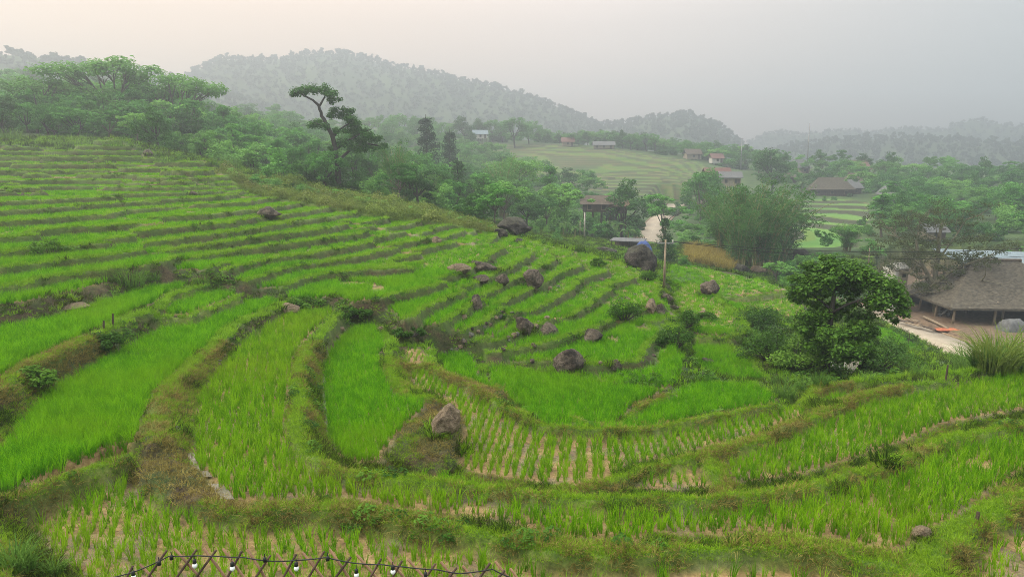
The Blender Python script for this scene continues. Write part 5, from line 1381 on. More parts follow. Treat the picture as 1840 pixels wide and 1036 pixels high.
RM = [rock_mesh(40 + i, [.5, .4, .3, .5, .45, .5, .35][i]) for i in range(7)]
def boulder(label, u, v, wpx, hpx, mat, k=0, dmin=10, rot=0.0, tilt=0.0, sink=.22, deep=.9, group=None):
    """boulder whose foot stands at u, v; width and height in plan pixels"""
    p, d = hit(u, v, dmin); px = d / FPX; w, h = wpx * px / 1.75, hpx * px / (1.6)
    me = RM[k % len(RM)].copy(); me.name = 'boulder'; me.materials.append(M[mat])
    o = link('boulder', me, None)
    o.scale = (w, w * deep, h); o.rotation_euler = (0, tilt, rot)
    o.location = (p.x, p.y + w * deep * .3, p.z + h * (.78 - sink))
    for _ in range(int(wpx * .7) if d > 14 else 0):
        a_ = rs0.uniform(0, 2 * PI); q_ = rs0.uniform(.75, 1.12)
        FRINGE.append((o.location.x + math.cos(a_) * w * q_, o.location.y + math.sin(a_) * w * deep * q_))
    return tag(o, label, 'boulder', group)
boulder('big dark boulder with an overhanging flat top at the head of the crescent paddy', 1024, 672, 58, 48, 'rock', 1, 20, .3, .12)
boulder('pale brown boulder resting on the grassy hump among the near paddies', 803, 782, 54, 62, 'rock_pale', 2, 12, .8, .25)
boulder('upright cracked boulder on the stony bank in the middle of the rocky terraces', 942, 602, 34, 38, 'rock', 3, 20, .2)
boulder('tilted brown boulder beside the upright cracked one', 985, 606, 40, 28, 'rock', 4, 20, 1.2, .3)
boulder('low brown boulder half under the bund right of the tilted one', 1064, 618, 44, 26, 'rock', 5, 20, 2.0, .2)
boulder('round boulder under the lowest lip of the rocky terraces', 1107, 664, 22, 20, 'rock', 6, 20, .5)
boulder('tall pale boulder leaning on the terrace riser', 959, 516, 36, 40, 'rock', 0, 24, 1.5, .2)
boulder('smooth oval boulder left of the tall pale one', 904, 512, 26, 20, 'rock', 1, 24, .7, .3)
boulder('dark flat boulder at the foot of the terrace wall', 866, 508, 34, 14, 'rock', 2, 24, 2.2)
boulder('broad bare rock in the riser below the bright upper terraces', 868, 490, 50, 24, 'rock', 3, 24, .1, .08, .3)
boulder('lower bare rock left of the broad one in the same riser', 826, 490, 44, 18, 'rock_pale', 1, 24, .5, .08, .3)
boulder('small upright boulder standing alone on the rocky terraces', 856, 560, 26, 34, 'rock', 4, 22, 2.6)
boulder('little stone in front of the lone upright boulder', 834, 575, 16, 10, 'rock_pale', 5, 22)
boulder('brown boulder set in the riser below the upper terraces', 481, 388, 40, 17, 'rock', 6, 30, .4, .1, .3)
boulder('small brown rock at the end of the bright upper terraces', 784, 440, 18, 16, 'rock_pale', 1, 30)
boulder('dark stone on the crest at the bright corner terrace', 900, 428, 30, 20, 'rock_dark', 3, 30, 1)
boulder('pointed stone on the crest past the dark one', 932, 436, 16, 9, 'rock_dark', 4, 30, 1)
boulder('great dark boulder behind the crest', 922, 424, 74, 30, 'rock_dark', 5, 66, .2, .1, .1)
boulder('huge dark cliff like boulder behind the bright nose of the slope', 1150, 500, 70, 46, 'rock_dark', 4, 58, 2.2, .05, .12)
boulder('dark rock in the little paddies behind the crest', 1090, 456, 36, 14, 'rock_dark', 0, 70, .5, .1)
boulder('brown boulder on the lip between the two flat bright paddies', 1279, 529, 36, 26, 'rock', 1, 40, .9, .3)
boulder('dark grey boulder beside the heap of orange earth', 1325, 489, 42, 16, 'rock_dark', 2, 60, .2, 0, .25)
boulder('dark mossy boulder under the pale shrub tree', 1440, 468, 30, 22, 'rock_dark', 3, 70, 1.2)
boulder('low mound of orange earth beside the dark grey boulder', 1362, 490, 30, 13, 'rock_pale', 4, 60, 0, 0, .25)
boulder('pale split rock face under the lip of the rocky terrace', 1170, 566, 26, 26, 'rock_pale', 5, 30, .2)
boulder('dark half of the split rock face', 1186, 568, 20, 24, 'rock', 6, 30, 1.7)
boulder('brown rock above the split rock face', 1198, 542, 22, 18, 'rock', 0, 30, 1)
boulder('flat brown stone on the bank of the lowest rocky terrace', 1212, 556, 18, 8, 'rock', 1, 30)
boulder('pale flat stone below the bright flat paddy', 1264, 566, 16, 9, 'rock_pale', 2, 30)
boulder('brown stone at the corner of the green bank', 1272, 655, 22, 14, 'rock', 3, 24)
boulder('pale slab capping the head of the long curved bund', 519, 562, 40, 18, 'rock_pale', 4, 18, .3, .2, .3)
boulder('pale stones at the head of the narrow paddy', 684, 596, 18, 9, 'rock_pale', 5, 18)
boulder('little pale boulder at the edge of the tiny rounded paddy', 772, 630, 14, 7, 'rock_pale', 6, 18)
boulder('bare pale rock in the mown bank', 130, 556, 44, 12, 'rock_pale', 0, 14, 0, 0, .45)
boulder('pale half buried rock in the broad dense paddy', 245, 642, 26, 8, 'rock_pale', 1, 14, 0, 0, .4)
boulder('stone at the corner of the broad corner bund', 1660, 968, 30, 22, 'rock_pale', 2, 9, .4)
boulder('small stone on the bund of the long paddy', 1594, 832, 11, 7, 'rock_pale', 3, 9)
boulder('white stone on the soil bank above the mud lanes', 344, 760, 12, 9, 'rock_pale', 4, 9)
boulder('grey stone lower on the soil bank', 318, 776, 12, 10, 'rock_grey', 5, 9)
boulder('brown stone in the riser high on the slope', 346, 352, 16, 7, 'rock', 6, 40)
boulder('stone in the riser under the terrace end', 265, 281, 14, 10, 'rock', 2, 50)
FRINGE = np.array(FRINGE); put('fringe_grass', FRINGE[:, 0], FRINGE[:, 1], GR_F + GR_FB, 'grass growing round the feet of the boulders', .6, 1.5, .25, 68)
# heaped stones along the banks of the rocky terraces: 300 that show largest one could lift; the banks are dry walls
rs = random.Random(8)
STN = [rock_mesh(90 + i, .55, 2) for i in range(5)]
walls = [(0, [(885, 578), (905, 566), (940, 548), (975, 530), (1000, 516)]), (1, [(900, 628), (915, 606), (932, 596), (965, 584), (1000, 560), (1022, 550)]), (2, [(955, 650), (962, 630), (958, 618)]), (3, [(1020, 590), (1050, 582), (1085, 560), (1140, 532)]), (4, [(1075, 655), (1112, 636), (1128, 616), (1160, 600)]),
         (5, [(800, 640), (826, 622), (840, 604), (880, 580)]), (6, [(1060, 520), (1090, 502)]), (7, [(845, 640), (865, 650)]), (8, [(420, 612), (400, 640), (385, 660)]), (9, [(625, 590), (608, 606)]), (10, [(1180, 640), (1190, 615)]), (11, [(1222, 660), (1236, 640), (1262, 668)])]
WN = ['under the second curved lip of the rocky terraces', 'by the upright cracked boulder', 'left of the overhanging boulder', 'below the tilted brown boulder', 'behind the round boulder', 'under the first curved lip of the rocky terraces', 'below the bright nose terrace', 'at the corner of the tiny rounded paddy', 'along the soil bank of the curved bund', 'at the head of the narrow paddy', 'under the hanging tall weeds', 'beside the lowest dark green paddy']
SZ = ['biggest pale', 'big brown', 'middling pale', 'middling brown', 'small pale', 'small brown', 'flat', 'half buried', 'rounded', 'angular', 'tiny', 'pointed']
for wi, line in walls:
    L_ = seglen([np.array(q, float) for q in line], 7)
    for j, q in enumerate(L_):
        u, v = q[0] + rs.uniform(-5, 5), q[1] + rs.uniform(-5, 6)
        pt, d = hit(u, v, 16); s = d / FPX * rs.uniform(3.2, 7.5)
        me = STN[rs.randrange(5)]
        k_ = (wi * 3 + j) % 3
        me2 = bpy.data.meshes.get('stone_%d_%d' % (STN.index(me), k_))
        if me2 is None: me2 = me.copy(); me2.name = 'stone_%d_%d' % (STN.index(me), k_); me2.materials.append(M[['rock', 'rock_pale', 'rock_grey'][k_]])
        o = link('stone', me2, None, None, (pt.x, pt.y, pt.z + s * .3)); o.scale = (s, s * rs.uniform(.7, 1.1), s * rs.uniform(.55, .95)); o.rotation_euler = (rs.uniform(-.3, .3), rs.uniform(-.3, .3), rs.uniform(0, 6))
        tag(o, 'loose stone ' + WN[wi], 'stone', 'loose stones ' + WN[wi])

# pale water in the channel and the pond
t = NT('still_water'); pr = t.node('ShaderNodeBsdfPrincipled'); pr.inputs['Base Color'].default_value = (.16, .14, .11, 1); pr.inputs['Roughness'].default_value = .08
wb = t.node('ShaderNodeBump'); wb.inputs['Strength'].default_value = .08; t.l.new(t.noise(5, 2, .5, t.pos()), wb.inputs['Height']); t.l.new(wb.outputs[0], pr.inputs['Normal'])
M['water'] = t.done(pr.outputs[0])
def water(name, label, px, z=None, lift=.015):
    w = [hit(u, v, 8)[0] for u, v in px] if z is None else [Vector(onz(u, v, z)) for u, v in px]
    zz = np.mean([p.z for p in w]) + lift
    bm = MB(); bm.poly([(p.x, p.y, zz) for p in w]); o = bm.build(name, M['water']); return tag(o, label, kind='structure')
water('pond', 'small murky pond reflecting the sky under the leafy tree', [(1412, 668), (1425, 652), (1460, 644), (1510, 642), (1545, 650), (1560, 662), (1530, 676), (1480, 680), (1435, 678)], lift=.25)
zc = -5.42 * S + .03
def strip_px(line, w):
    c = [Vector(onz(u, v, zc)) for u, v in line]; return c
ch = MB()
cl_ = [Vector(onz(u, v, zc)) for u, v in [(582, 668), (580, 690), (579, 715), (583, 735), (590, 752), (594, 775), (597, 800), (600, 812)]]
for i in range(len(cl_) - 1):
    wd0, wd1 = .07 + .02 * (i % 3), .07 + .02 * ((i + 1) % 3); ch.poly([cl_[i] + Vector((-wd0, 0, 0)), cl_[i] + Vector((wd0, 0, 0)), cl_[i + 1] + Vector((wd1, 0, 0)), cl_[i + 1] + Vector((-wd1, 0, 0))])
tag(ch.build('water_channel', M['water']), 'thin pale water channel at the foot of the curved bund', kind='structure')
ch = MB(); zc = -4.98 * S + .03
for line, wd in (([(343, 812), (347, 830), (356, 850)], .08), ([(386, 868), (398, 880), (408, 896)], .14), ([(366, 845), (374, 856)], .08)):
    c = [Vector(onz(u, v, zc)) for u, v in line]
    for a, b in zip(c, c[1:]): ch.poly([a + Vector((-wd, 0, 0)), a + Vector((wd, 0, 0)), b + Vector((wd, 0, 0)), b + Vector((-wd, 0, 0))])
tag(ch.build('puddle', M['water']), 'pale puddles behind the heap of cut earth', kind='structure')

# ------------------------------------------------------------------ maize, bananas
M['maize'] = leaf_mat('dry_maize', (.14, .12, .03), (.30, .24, .05), (.45, .36, .09), .3, .6, .7)
MZ = [blades('maize_plant_%d' % i, 16, 1.9, .18, .5, .09, M['maize'], 260 + i, 3) for i in range(3)]
mp = np.array([atd(u, 300, d)[:2] for u, d in [(1240, 99), (1325, 97), (1330, 114), (1240, 116)]])
r_ = np.random.RandomState(9); mx = r_.uniform(mp[:, 0].min(), mp[:, 0].max(), 900); my = r_.uniform(mp[:, 1].min(), mp[:, 1].max(), 900); ok = inpoly(mx, my, mp)
put('maize_crop', mx[ok], my[ok], MZ, 'yellowing maize field in front of the great bamboo', .7, 1.1, .1, 65)
M['banana'] = leaf_mat('banana_leaf', (.03, .08, .015), (.07, .15, .03), (.14, .24, .06), .4, .3, .45)
def banana(label, u, v, hpx, seed, dmin=60):
    p, d = hit(u, v, dmin); h = hpx * d / FPX; r = random.Random(seed)
    root = empty('banana_plant', p, label, 'banana plant', 'banana plants in the valley')
    mb = MB(); mb.tube([(0, 0, -.1), (.05, 0, h * .3), (.1, 0, h * .55)], [.16, .13, .09], 7); mb.build('trunk', M['culm'], root, True)
    for i in range(8):
        a = 2 * PI * i / 8 + r.uniform(-.4, .4); L_ = h * r.uniform(.5, .75); up = r.uniform(.5, 1.1); v_, f_ = [], []
        for s in range(7):
            t_ = s / 6; rad = L_ * t_ * .85; z = h * .55 + L_ * (up * t_ - .95 * t_ * t_); w = .28 * h / 3 * math.sin(PI * min(1, t_ * .92 + .08)) + .02
            cx_, cy_ = math.cos(a) * rad, math.sin(a) * rad; nx_, ny_ = -math.sin(a) * w, math.cos(a) * w
            v_ += [(cx_ - nx_, cy_ - ny_, z - w * .25), (cx_, cy_, z), (cx_ + nx_, cy_ + ny_, z - w * .25)]
        for s in range(6): f_ += [(3 * s, 3 * s + 1, 3 * s + 4, 3 * s + 3), (3 * s + 1, 3 * s + 2, 3 * s + 5, 3 * s + 4)]
        link('leaf', mesh_np('banana_leaf', v_, f_, True), M['banana'], root)
for i, (u, v, h, lb) in enumerate([(1012, 424, 40, 'banana plant at the foot of the thin pale trunk'), (1032, 428, 30, 'smaller banana plant beside the first one'), (1108, 430, 44, 'tall banana plant under the timber house'), (1128, 436, 36, 'banana plant beside the wooden gate'), (1092, 428, 34, 'banana plant leaning over the little paddies'), (1440, 345, 24, 'banana plant below the brown roofed village house'), (1462, 350, 22, 'banana plant in front of the village roofs'), (1620, 372, 22, 'banana plant near the pointed tree'), (1655, 378, 22, 'banana plant in the scrub above the olive tree')]):
    banana(lb, u, v, h, 800 + i)

# ------------------------------------------------------------------ houses
M['thatch'] = plain_mat('weathered_thatch', (.030, .026, .019, 1), (.13, .112, .082, 1), 2.6, .95, 1.0, (1, 1, 3))
M['thatch_brown'] = plain_mat('brown_thatch', (.04, .031, .023, 1), (.14, .108, .078, 1), 2.6, .95, 1.0, (1, 1, 3))
M['timber'] = plain_mat('dark_timber', (.04, .028, .02, 1), (.10, .072, .05, 1), 5, .85, .5, (1, 1, .3))
M['post'] = plain_mat('pale_post', (.16, .12, .08, 1), (.32, .25, .17, 1), 5, .85, .4, (1, 1, .3))
M['tin'] = plain_mat('blue_grey_tin', (.10, .14, .16, 1), (.20, .25, .27, 1), 3, .5, .2)
M['tin_grey'] = plain_mat('grey_roof_sheet', (.06, .06, .06, 1), (.14, .14, .135, 1), 3, .6, .2)
M['tile_red'] = plain_mat('red_tile', (.11, .055, .045, 1), (.20, .105, .085, 1), 6, .8, .4)
M['tile_orange'] = plain_mat('orange_roof', (.15, .095, .055, 1), (.24, .16, .10, 1), 6, .8, .4)
M['white'] = plain_mat('limewash', (.40, .38, .34, 1), (.62, .59, .54, 1), 3, .8, .2)
M['plaster'] = plain_mat('cream_plaster', (.22, .18, .13, 1), (.34, .29, .21, 1), 3, .85, .2)
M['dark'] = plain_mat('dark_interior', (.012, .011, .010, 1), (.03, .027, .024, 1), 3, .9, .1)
M['blue'] = plain_mat('blue_tarpaulin', (.02, .045, .16, 1), (.05, .09, .26, 1), 2, .5, .2)
M['orange'] = plain_mat('orange_tarpaulin', (.30, .075, .035, 1), (.45, .14, .065, 1), 2, .6, .2)
M['steel'] = plain_mat('dull_steel', (.12, .12, .12, 1), (.30, .30, .30, 1), 5, .45, .1, None, .5)
M['concrete'] = plain_mat('pole_concrete', (.30, .27, .22, 1), (.46, .42, .36, 1), 5, .85, .2)
M['cable'] = plain_mat('black_cable', (.012, .012, .012, 1), (.03, .03, .03, 1), 3, .5, .1)

def hip_roof(mb, x0, x1, y0, y1, z0, z1, inset, thick=.25, sag=.25):
    """hipped roof with concave slopes, ridge along the longer side"""
    along_x = (x1 - x0) >= (y1 - y0)
    ym, xm = (y0 + y1) / 2, (x0 + x1) / 2
    ra, rb = ((x0 + inset, ym), (x1 - inset, ym)) if along_x else ((xm, y0 + inset), (xm, y1 - inset))
    n = 27; rings = []
    for i in range(n + 1):                                          # courses of thatch, each butt standing proud of the one below
        t_ = ((i + 1) // 2) / 14 + (0 if i % 2 == 0 else -.012); zz = z0 + (z1 - z0) * (t_ - sag * t_ * (1 - t_))
        tgt = [ra, rb, rb, ra] if along_x else [ra, ra, rb, rb]
        cs = [(x0, y0), (x1, y0), (x1, y1), (x0, y1)]
        rings.append([(c[0] + (g[0] - c[0]) * t_, c[1] + (g[1] - c[1]) * t_, zz) for c, g in zip(cs, tgt)])
    v = [p for rg in rings for p in rg] + [(x, y, z - thick) for x, y, z in rings[0]]
    f = []
    for i in range(n):
        for k in range(4): f.append((4 * i + k, 4 * i + (k + 1) % 4, 4 * i + 4 + (k + 1) % 4, 4 * i + 4 + k))
    b = 4 * (n + 1)
    for k in range(4): f.append((b + k, b + (k + 1) % 4, (k + 1) % 4, k))
    f.append((b, b + 3, b + 2, b + 1)); mb.add(v, f)

def gable_roof(mb, x0, x1, y0, y1, z0, z1, over=.3, thick=.12):
    ym = (y0 + y1) / 2
    for a, b in ((y0 - over, ym), (y1 + over, ym)):
        k = (z1 - z0) / (ym - y0); za = z0 - k * over
        mb.add([(x0 - over, a, za), (x1 + over, a, za), (x1 + over, b, z1), (x0 - over, b, z1), (x0 - over, a, za + thick), (x1 + over, a, za + thick), (x1 + over, b, z1 + thick), (x0 - over, b, z1 + thick)],
               [(0, 1, 2, 3), (4, 7, 6, 5), (0, 4, 5, 1), (0, 3, 7, 4), (1, 5, 6, 2)])

# the open thatched hall by the road: two roofs on rows of posts
YZ = -17.75
c0 = onz(1714, 581, YZ); c1 = onz(1646, 549, YZ)
hall = empty('thatched_hall', (c0[0], c0[1], YZ), 'open thatched hall on slanting posts beside the road', 'hall')
hall.rotation_euler = (0, 0, R(-4))
mb = MB(); hip_roof(mb, -1.0, 15.5, -1.1, 13.0, 2.0, 6.6, 5.5); mb.build('roof', M['thatch'], hall)
mb = MB(); mb.tube([(4.4, 6, 6.6), (10.2, 6, 6.62)], .22, 7); mb.build('ridge_cap', M['thatch_brown'], hall)
for i, (x, y) in enumerate([(0, 0), (0, 4), (0, 8), (0, 12), (4.5, 0), (4.5, 12), (9, 12), (4.5, 6), (9, 6)]):
    mb = MB(); mb.tube([(x - .25, y - .15, -.1), (x + .12, y + .1, 2.6)], [.15, .13], 8); mb.build('post', M['post'], hall, True)
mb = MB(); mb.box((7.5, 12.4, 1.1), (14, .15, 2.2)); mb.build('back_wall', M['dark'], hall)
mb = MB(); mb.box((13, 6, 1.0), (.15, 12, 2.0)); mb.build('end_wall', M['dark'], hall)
c2 = onz(1764, 570, YZ)
wing = empty('thatched_wing', (c2[0], c2[1], YZ), 'lower long thatched roof joined to the open hall at its near side', 'hall')
mb = MB(); hip_roof(mb, -.6, 26, -3.2, 8.5, 2.35, 5.4, 4.0); mb.build('roof', M['thatch_brown'], wing)
for x in (1, 4.4, 7.8, 11.2, 15):
    mb = MB(); mb.tube([(x, -2.2, -.1), (x, -2.2, 2.6)], .13, 8); mb.build('post', M['post'], wing, True)
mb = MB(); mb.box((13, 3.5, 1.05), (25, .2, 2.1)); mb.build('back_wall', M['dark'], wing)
c3 = atd(1768, 480, 112)
shed = empty('tin_shed', (c3[0], c3[1], gz(c3[0], c3[1])), 'long blue grey tin roof showing behind the thatched roofs', 'shed')
hh = c3[2] - gz(c3[0], c3[1])
mb = MB(); mb.add([(-4, -3, hh + .6), (30, -3, hh - 1.2), (30, 5, hh + .6), (-4, 5, hh + 1.9), (-4, -3, hh + .5), (30, -3, hh - 1.3), (30, 5, hh + .5), (-4, 5, hh + 1.8)], [(0, 1, 2, 3), (4, 7, 6, 5), (0, 4, 5, 1), (1, 5, 6, 2), (2, 6, 7, 3), (3, 7, 4, 0)])
mb.build('roof', M['tin'], shed)
mb = MB(); mb.box((13, 1, hh / 2 - .8), (32, 6, hh - 1.6)); mb.build('wall', M['timber'], shed)
c4 = atd(1609, 503, 103); g4 = gz(c4[0], c4[1]); s4 = c4[2] - g4
hut = empty('masonry_hut', (c4[0], c4[1], g4), 'small white masonry hut with one dark window beside the thatched hall', 'hut', None, R(20))
mb = MB(); mb.box((0, 0, s4 / 2 + .8), (2.0, 1.8, s4 + 1.6)); mb.build('wall', M['plaster'], hut)
mb = MB(); mb.box((-1.1, -.2, s4 / 2 + .85), (.5, 1.9, s4 + 1.7)); mb.build('chimney', M['white'], hut)
mb = MB(); mb.box((.35, -.93, s4 + .8), (.55, .1, .6)); mb.build('window', M['dark'], hut)
mb = MB(); gable_roof(mb, -1.0, 1.0, -.9, .9, s4 + 1.6, s4 + 2.1, .15); mb.build('roof', M['white'], hut)

def house(label, u, v, d, w, l, hw, hr, roof, wall, rz=0.0, style='gable', windows=2, name='village_house', stilts=0.0, base=None):
    q = atd(u, v, d); g = gz(q[0], q[1]) if base is None else base
    root = empty(name, (q[0], q[1], g - .2), label, 'house', None, rz)
    h0 = max(q[2] - g - hr + .2, 2.2)                       # ridge reaches u, v
    mb = MB(); mb.box((0, 0, h0 - hw / 2), (w, l, hw)); mb.build('wall', M[wall], root)
    mb = MB()
    if style == 'gable': gable_roof(mb, -w / 2, w / 2, -l / 2, l / 2, h0, h0 + hr, .6)
    else: hip_roof(mb, -w / 2 - .8, w / 2 + .8, -l / 2 - .8, l / 2 + .8, h0 - .3, h0 + hr, min(l, w) * .45)
    mb.build('roof', M[roof], root)
    if h0 > hw + .3:
        for sx in (-1, -.33, .33, 1):
            for sy in (-1, 1):
                mb = MB(); mb.tube([(sx * w * .46, sy * l * .46, -.5), (sx * w * .46, sy * l * .46, h0 - hw + .05)], .12, 6); mb.build('post', M['timber'], root)
    for i in range(windows):
        x = (i + .5) / windows * w - w / 2
        fr = MB(); fr.box((x, -l / 2 - .04, h0 - hw * .48), (.95, .08, 1.15)); f_ = fr.build('window', M['post'], root)
        pn = MB(); pn.box((x, -l / 2 - .085, h0 - hw * .48), (.75, .03, .95)); pn.build('pane', M['dark'], f_)
    dr = MB(); dr.box((w * .36, -l / 2 - .04, h0 - hw + .95), (.9, .08, 1.9)); dr.build('door', M['timber'], root)
    return root
house('dark timber house with low weathered roofs among the trees left of the dirt road', 1074, 352, 150, 5.6, 4.5, 1.8, 1.3, 'thatch_brown', 'timber', R(-10), 'gable', 2)
house('small lean to hut with a rusty roof right of the dark timber house', 1108, 358, 150, 3.4, 3, 1.8, 1.0, 'tile_orange', 'timber', R(10), 'gable', 1)
house('red roofed house half hidden behind the hazy rounded tree', 1288, 302, 228, 7, 5, 2.6, 2.0, 'tile_red', 'plaster', R(5))
house('pale roofed house right of the red roofed one above the bamboo', 1312, 309, 226, 5.5, 5, 2.6, 1.4, 'tin_grey', 'plaster', R(-8))
house('grey thatched house below the red roofed one', 1290, 342, 200, 8, 6, 2.4, 3.0, 'thatch', 'timber', R(20), 'hip', 1)
house('big thatched village house with sweeping hipped roof above the green paddies', 1492, 334, 252, 12, 7, 2.6, 3.4, 'thatch', 'timber', R(-12), 'hip', 3)
house('village house with a grey sheet roof between the two thatched ones', 1520, 331, 256, 7, 6, 2.8, 2.2, 'tin_grey', 'timber', R(8), 'gable', 2)
house('brown thatched house behind the grey sheet roof', 1538, 328, 268, 8, 6, 2.6, 3.0, 'thatch_brown', 'timber', R(-5), 'hip', 2)
house('house with a pale steep gable standing alone in the village wood', 1601, 337, 240, 5.5, 5.5, 2.6, 2.6, 'tin_grey', 'white', R(80), 'gable', 1)
house('dark blue roofed house highest in the village', 1435, 286, 305, 7, 5, 2.4, 3.0, 'tin_grey', 'plaster', R(0), 'hip', 2)
house('brown roofed house at the upper end of the banana plants', 1420, 311, 280, 9, 6, 2.4, 2.6, 'thatch_brown', 'timber', R(-15), 'hip', 2)
house('house with an orange red roof in the upper village', 1542, 302, 300, 6.5, 5, 2.4, 2.0, 'tile_red', 'plaster', R(10))
house('yellowish roofed house right behind the orange red one', 1538, 293, 312, 7, 5, 2.4, 2.4, 'tile_orange', 'plaster', R(-20))
house('tiny red roofed house at the right end of the far stepped fields', 1287, 276, 318, 4.5, 4, 2.2, 1.6, 'tile_red', 'white', R(5), 'gable', 1)
house('brown roofed house in the trees on the edge of the far fields', 1244, 268, 325, 6, 5, 2.4, 1.8, 'thatch_brown', 'plaster', R(5), 'gable', 1)
house('white walled house on the top edge of the far stepped fields', 1085, 255, 338, 9, 5, 1.8, 1.4, 'tin_grey', 'plaster', R(-5), 'gable', 3)
house('reddish roofed house left of the white walled one', 1020, 250, 342, 5, 4, 2.2, 1.6, 'tile_red', 'plaster', R(0), 'gable', 1)
house('blue roofed house in the misty wood at the foot of the mountain', 862, 234, 340, 6, 5, 2.2, 1.6, 'tin', 'white', R(10), 'gable', 1)
house('pale roofed house glimpsed through the big olive tree', 1670, 460, 145, 3, 3, 1.6, 1.0, 'tin_grey', 'plaster', R(0), 'gable', 1)

# little tin shed, rail and tarpaulin by the dirt road
pz, pd_ = hit(1128, 446, 90)
b = empty('roadside_shed', (pz.x, pz.y, pz.z), 'low tin roofed shed of rough boards beside the little paddies', 'shed', None, R(-25))
mb = MB(); mb.box((0, 0, 1.25), (5.0, 2.4, .08), rx=.12); mb.build('roof', M['tin_grey'], b)
for x in (-2.2, 0, 2.2):
    for y in (-1, 1): mb = MB(); mb.tube([(x, y, -.1), (x, y, 1.2)], .06, 6); mb.build('post', M['timber'], b)
mb = MB(); mb.box((0, 1.0, .6), (4.6, .06, 1.1)); mb.build('wall', M['post'], b)
pz, pd_ = hit(1148, 437, 100)
b = empty('wooden_rail', (pz.x, pz.y, pz.z), 'short wooden rail fence at the start of the dirt road', 'fence', None, R(5))
for i in range(7): mb = MB(); mb.box((-.9 + .3 * i, 0, .55), (.09, .07, 1.2)); mb.build('picket', M['post'], b)
for z in (.35, .95): mb = MB(); mb.box((0, .06, z), (2.0, .04, .09)); mb.build('rail', M['post'], b)
pz, pd_ = hit(1156, 452, 76)
def drape(name, label, c, w, l, h, mat, seed, cat):
    n = 14; V, F = [], []
    for j in range(n + 1):
        for i in range(n + 1):
            x, y = (i / n - .5) * w, (j / n - .5) * l; e_ = max(abs(i / n - .5), abs(j / n - .5)) * 2
            z = h * (1 - e_ ** 3) + .12 * h * vnoise(i / 2.2, j / 2.2, seed) * (1 - e_ ** 6) - .05
            V.append((x, y, float(z)))
    for j in range(n):
        for i in range(n): a = j * (n + 1) + i; F.append((a, a + 1, a + n + 2, a + n + 1))
    o = link(name, mesh_np(name, V, np.array(F), True), M[mat], None, c); return tag(o, label, cat)
drape('tarpaulin', 'dark blue tarpaulin draped over a heap behind the huge dark boulder', (pz.x, pz.y, pz.z), 2.4, 2.0, 1.5, 'blue', 3, 'tarpaulin')

# things in the yard of the hall
pz = onz(1702, 592, YZ); drape('tarpaulin', 'orange red tarpaulin lying flat along the road edge in the yard', (pz[0], pz[1], YZ + .05), 2.6, 1.2, .16, 'orange', 4, 'tarpaulin')
pz = onz(1822, 594, YZ); drape('tarpaulin', 'pale grey tarpaulin stretched over a load in front of the long thatched roof', (pz[0], pz[1], YZ + .05), 3.2, 2.4, 1.3, 'tin_grey', 5, 'tarpaulin')
a, b = Vector(onz(1660, 569, YZ + .25)), Vector(onz(1703, 590, YZ + .15))
mb = MB(); mb.tube([a, a.lerp(b, .5) + Vector((0, 0, .03)), b], [.16, .15, .12], 9); tag(mb.build('log', M['post'], None, True), 'long pale peeled log lying across the yard by the road', 'log')
for i, (u0, v0, u1, v1, lb) in enumerate([(1615, 575, 1640, 580, 'dark weathered plank nearest the olive tree foot'), (1622, 570, 1650, 577, 'brown plank stacked behind the dark weathered one'), (1650, 583, 1680, 592, 'plank lying by the pale peeled log'), (1628, 579, 1655, 586, 'thin plank at the road edge')]):
    a, b = Vector(onz(u0, v0, YZ + .12)), Vector(onz(u1, v1, YZ + .12)); m_ = (a + b) / 2
    mb = MB(); mb.box(m_, ((b - a).length, .35, .10), rz=math.atan2(b.y - a.y, b.x - a.x)); tag(mb.build('plank', M['timber'] if i % 2 == 0 else M['post']), lb, 'plank', 'planks in the yard')
pz = onz(1696, 569, YZ)
mo = empty('motorbike', (pz[0], pz[1], YZ), 'silver and white motorbike parked between the posts of the open hall', 'motorbike', None, R(15))
for x in (-.62, .62):
    mb = MB(); mb.tube([(x + .30 * math.cos(2 * PI * k / 20), 0, .30 + .30 * math.sin(2 * PI * k / 20)) for k in range(21)], .05, 6, False); w_ = mb.build('wheel', M['cable'], mo, True)
    mb = MB(); mb.tube([(x, -.05, .3), (x, .05, .3)], .2, 14); mb.build('rim', M['steel'], w_)
mb = MB(); mb.tube([(.62, 0, .3), (.45, 0, .95), (.35, 0, .85), (-.1, 0, .5), (-.62, 0, .35)], [.04, .05, .10, .12, .05], 8); mb.build('frame', M['white'], mo, True)
mb = MB(); mb.tube([(.1, 0, .78), (-.3, 0, .80), (-.7, 0, .84)], [.08, .12, .07], 8); mb.build('seat', M['cable'], mo, True)
mb = MB(); mb.tube([(.42, -.32, 1.02), (.47, 0, .98), (.42, .32, 1.02)], .025, 6); mb.build('handlebar', M['steel'], mo, True)
mb = MB(); mb.tube([(.52, 0, .9), (.62, 0, .9)], [.09, .08], 10); mb.build('headlight', M['white'], mo, True)
pz = onz(1570, 556, -17.85)
tr = empty('small_truck', (pz[0] + 2.2, pz[1] + 3.2, -17.85), 'blue covered small truck half hidden behind the crown of the leafy pond tree', 'truck', None, R(68))
mb = MB(); mb.box((0, 0, 1.0), (2.6, 1.6, .5)); mb.build('bed', M['steel'], tr)
mb = MB(); mb.box((0, 0, 1.85), (2.6, 1.6, 1.2)); mb.build('cover', M['blue'], tr)
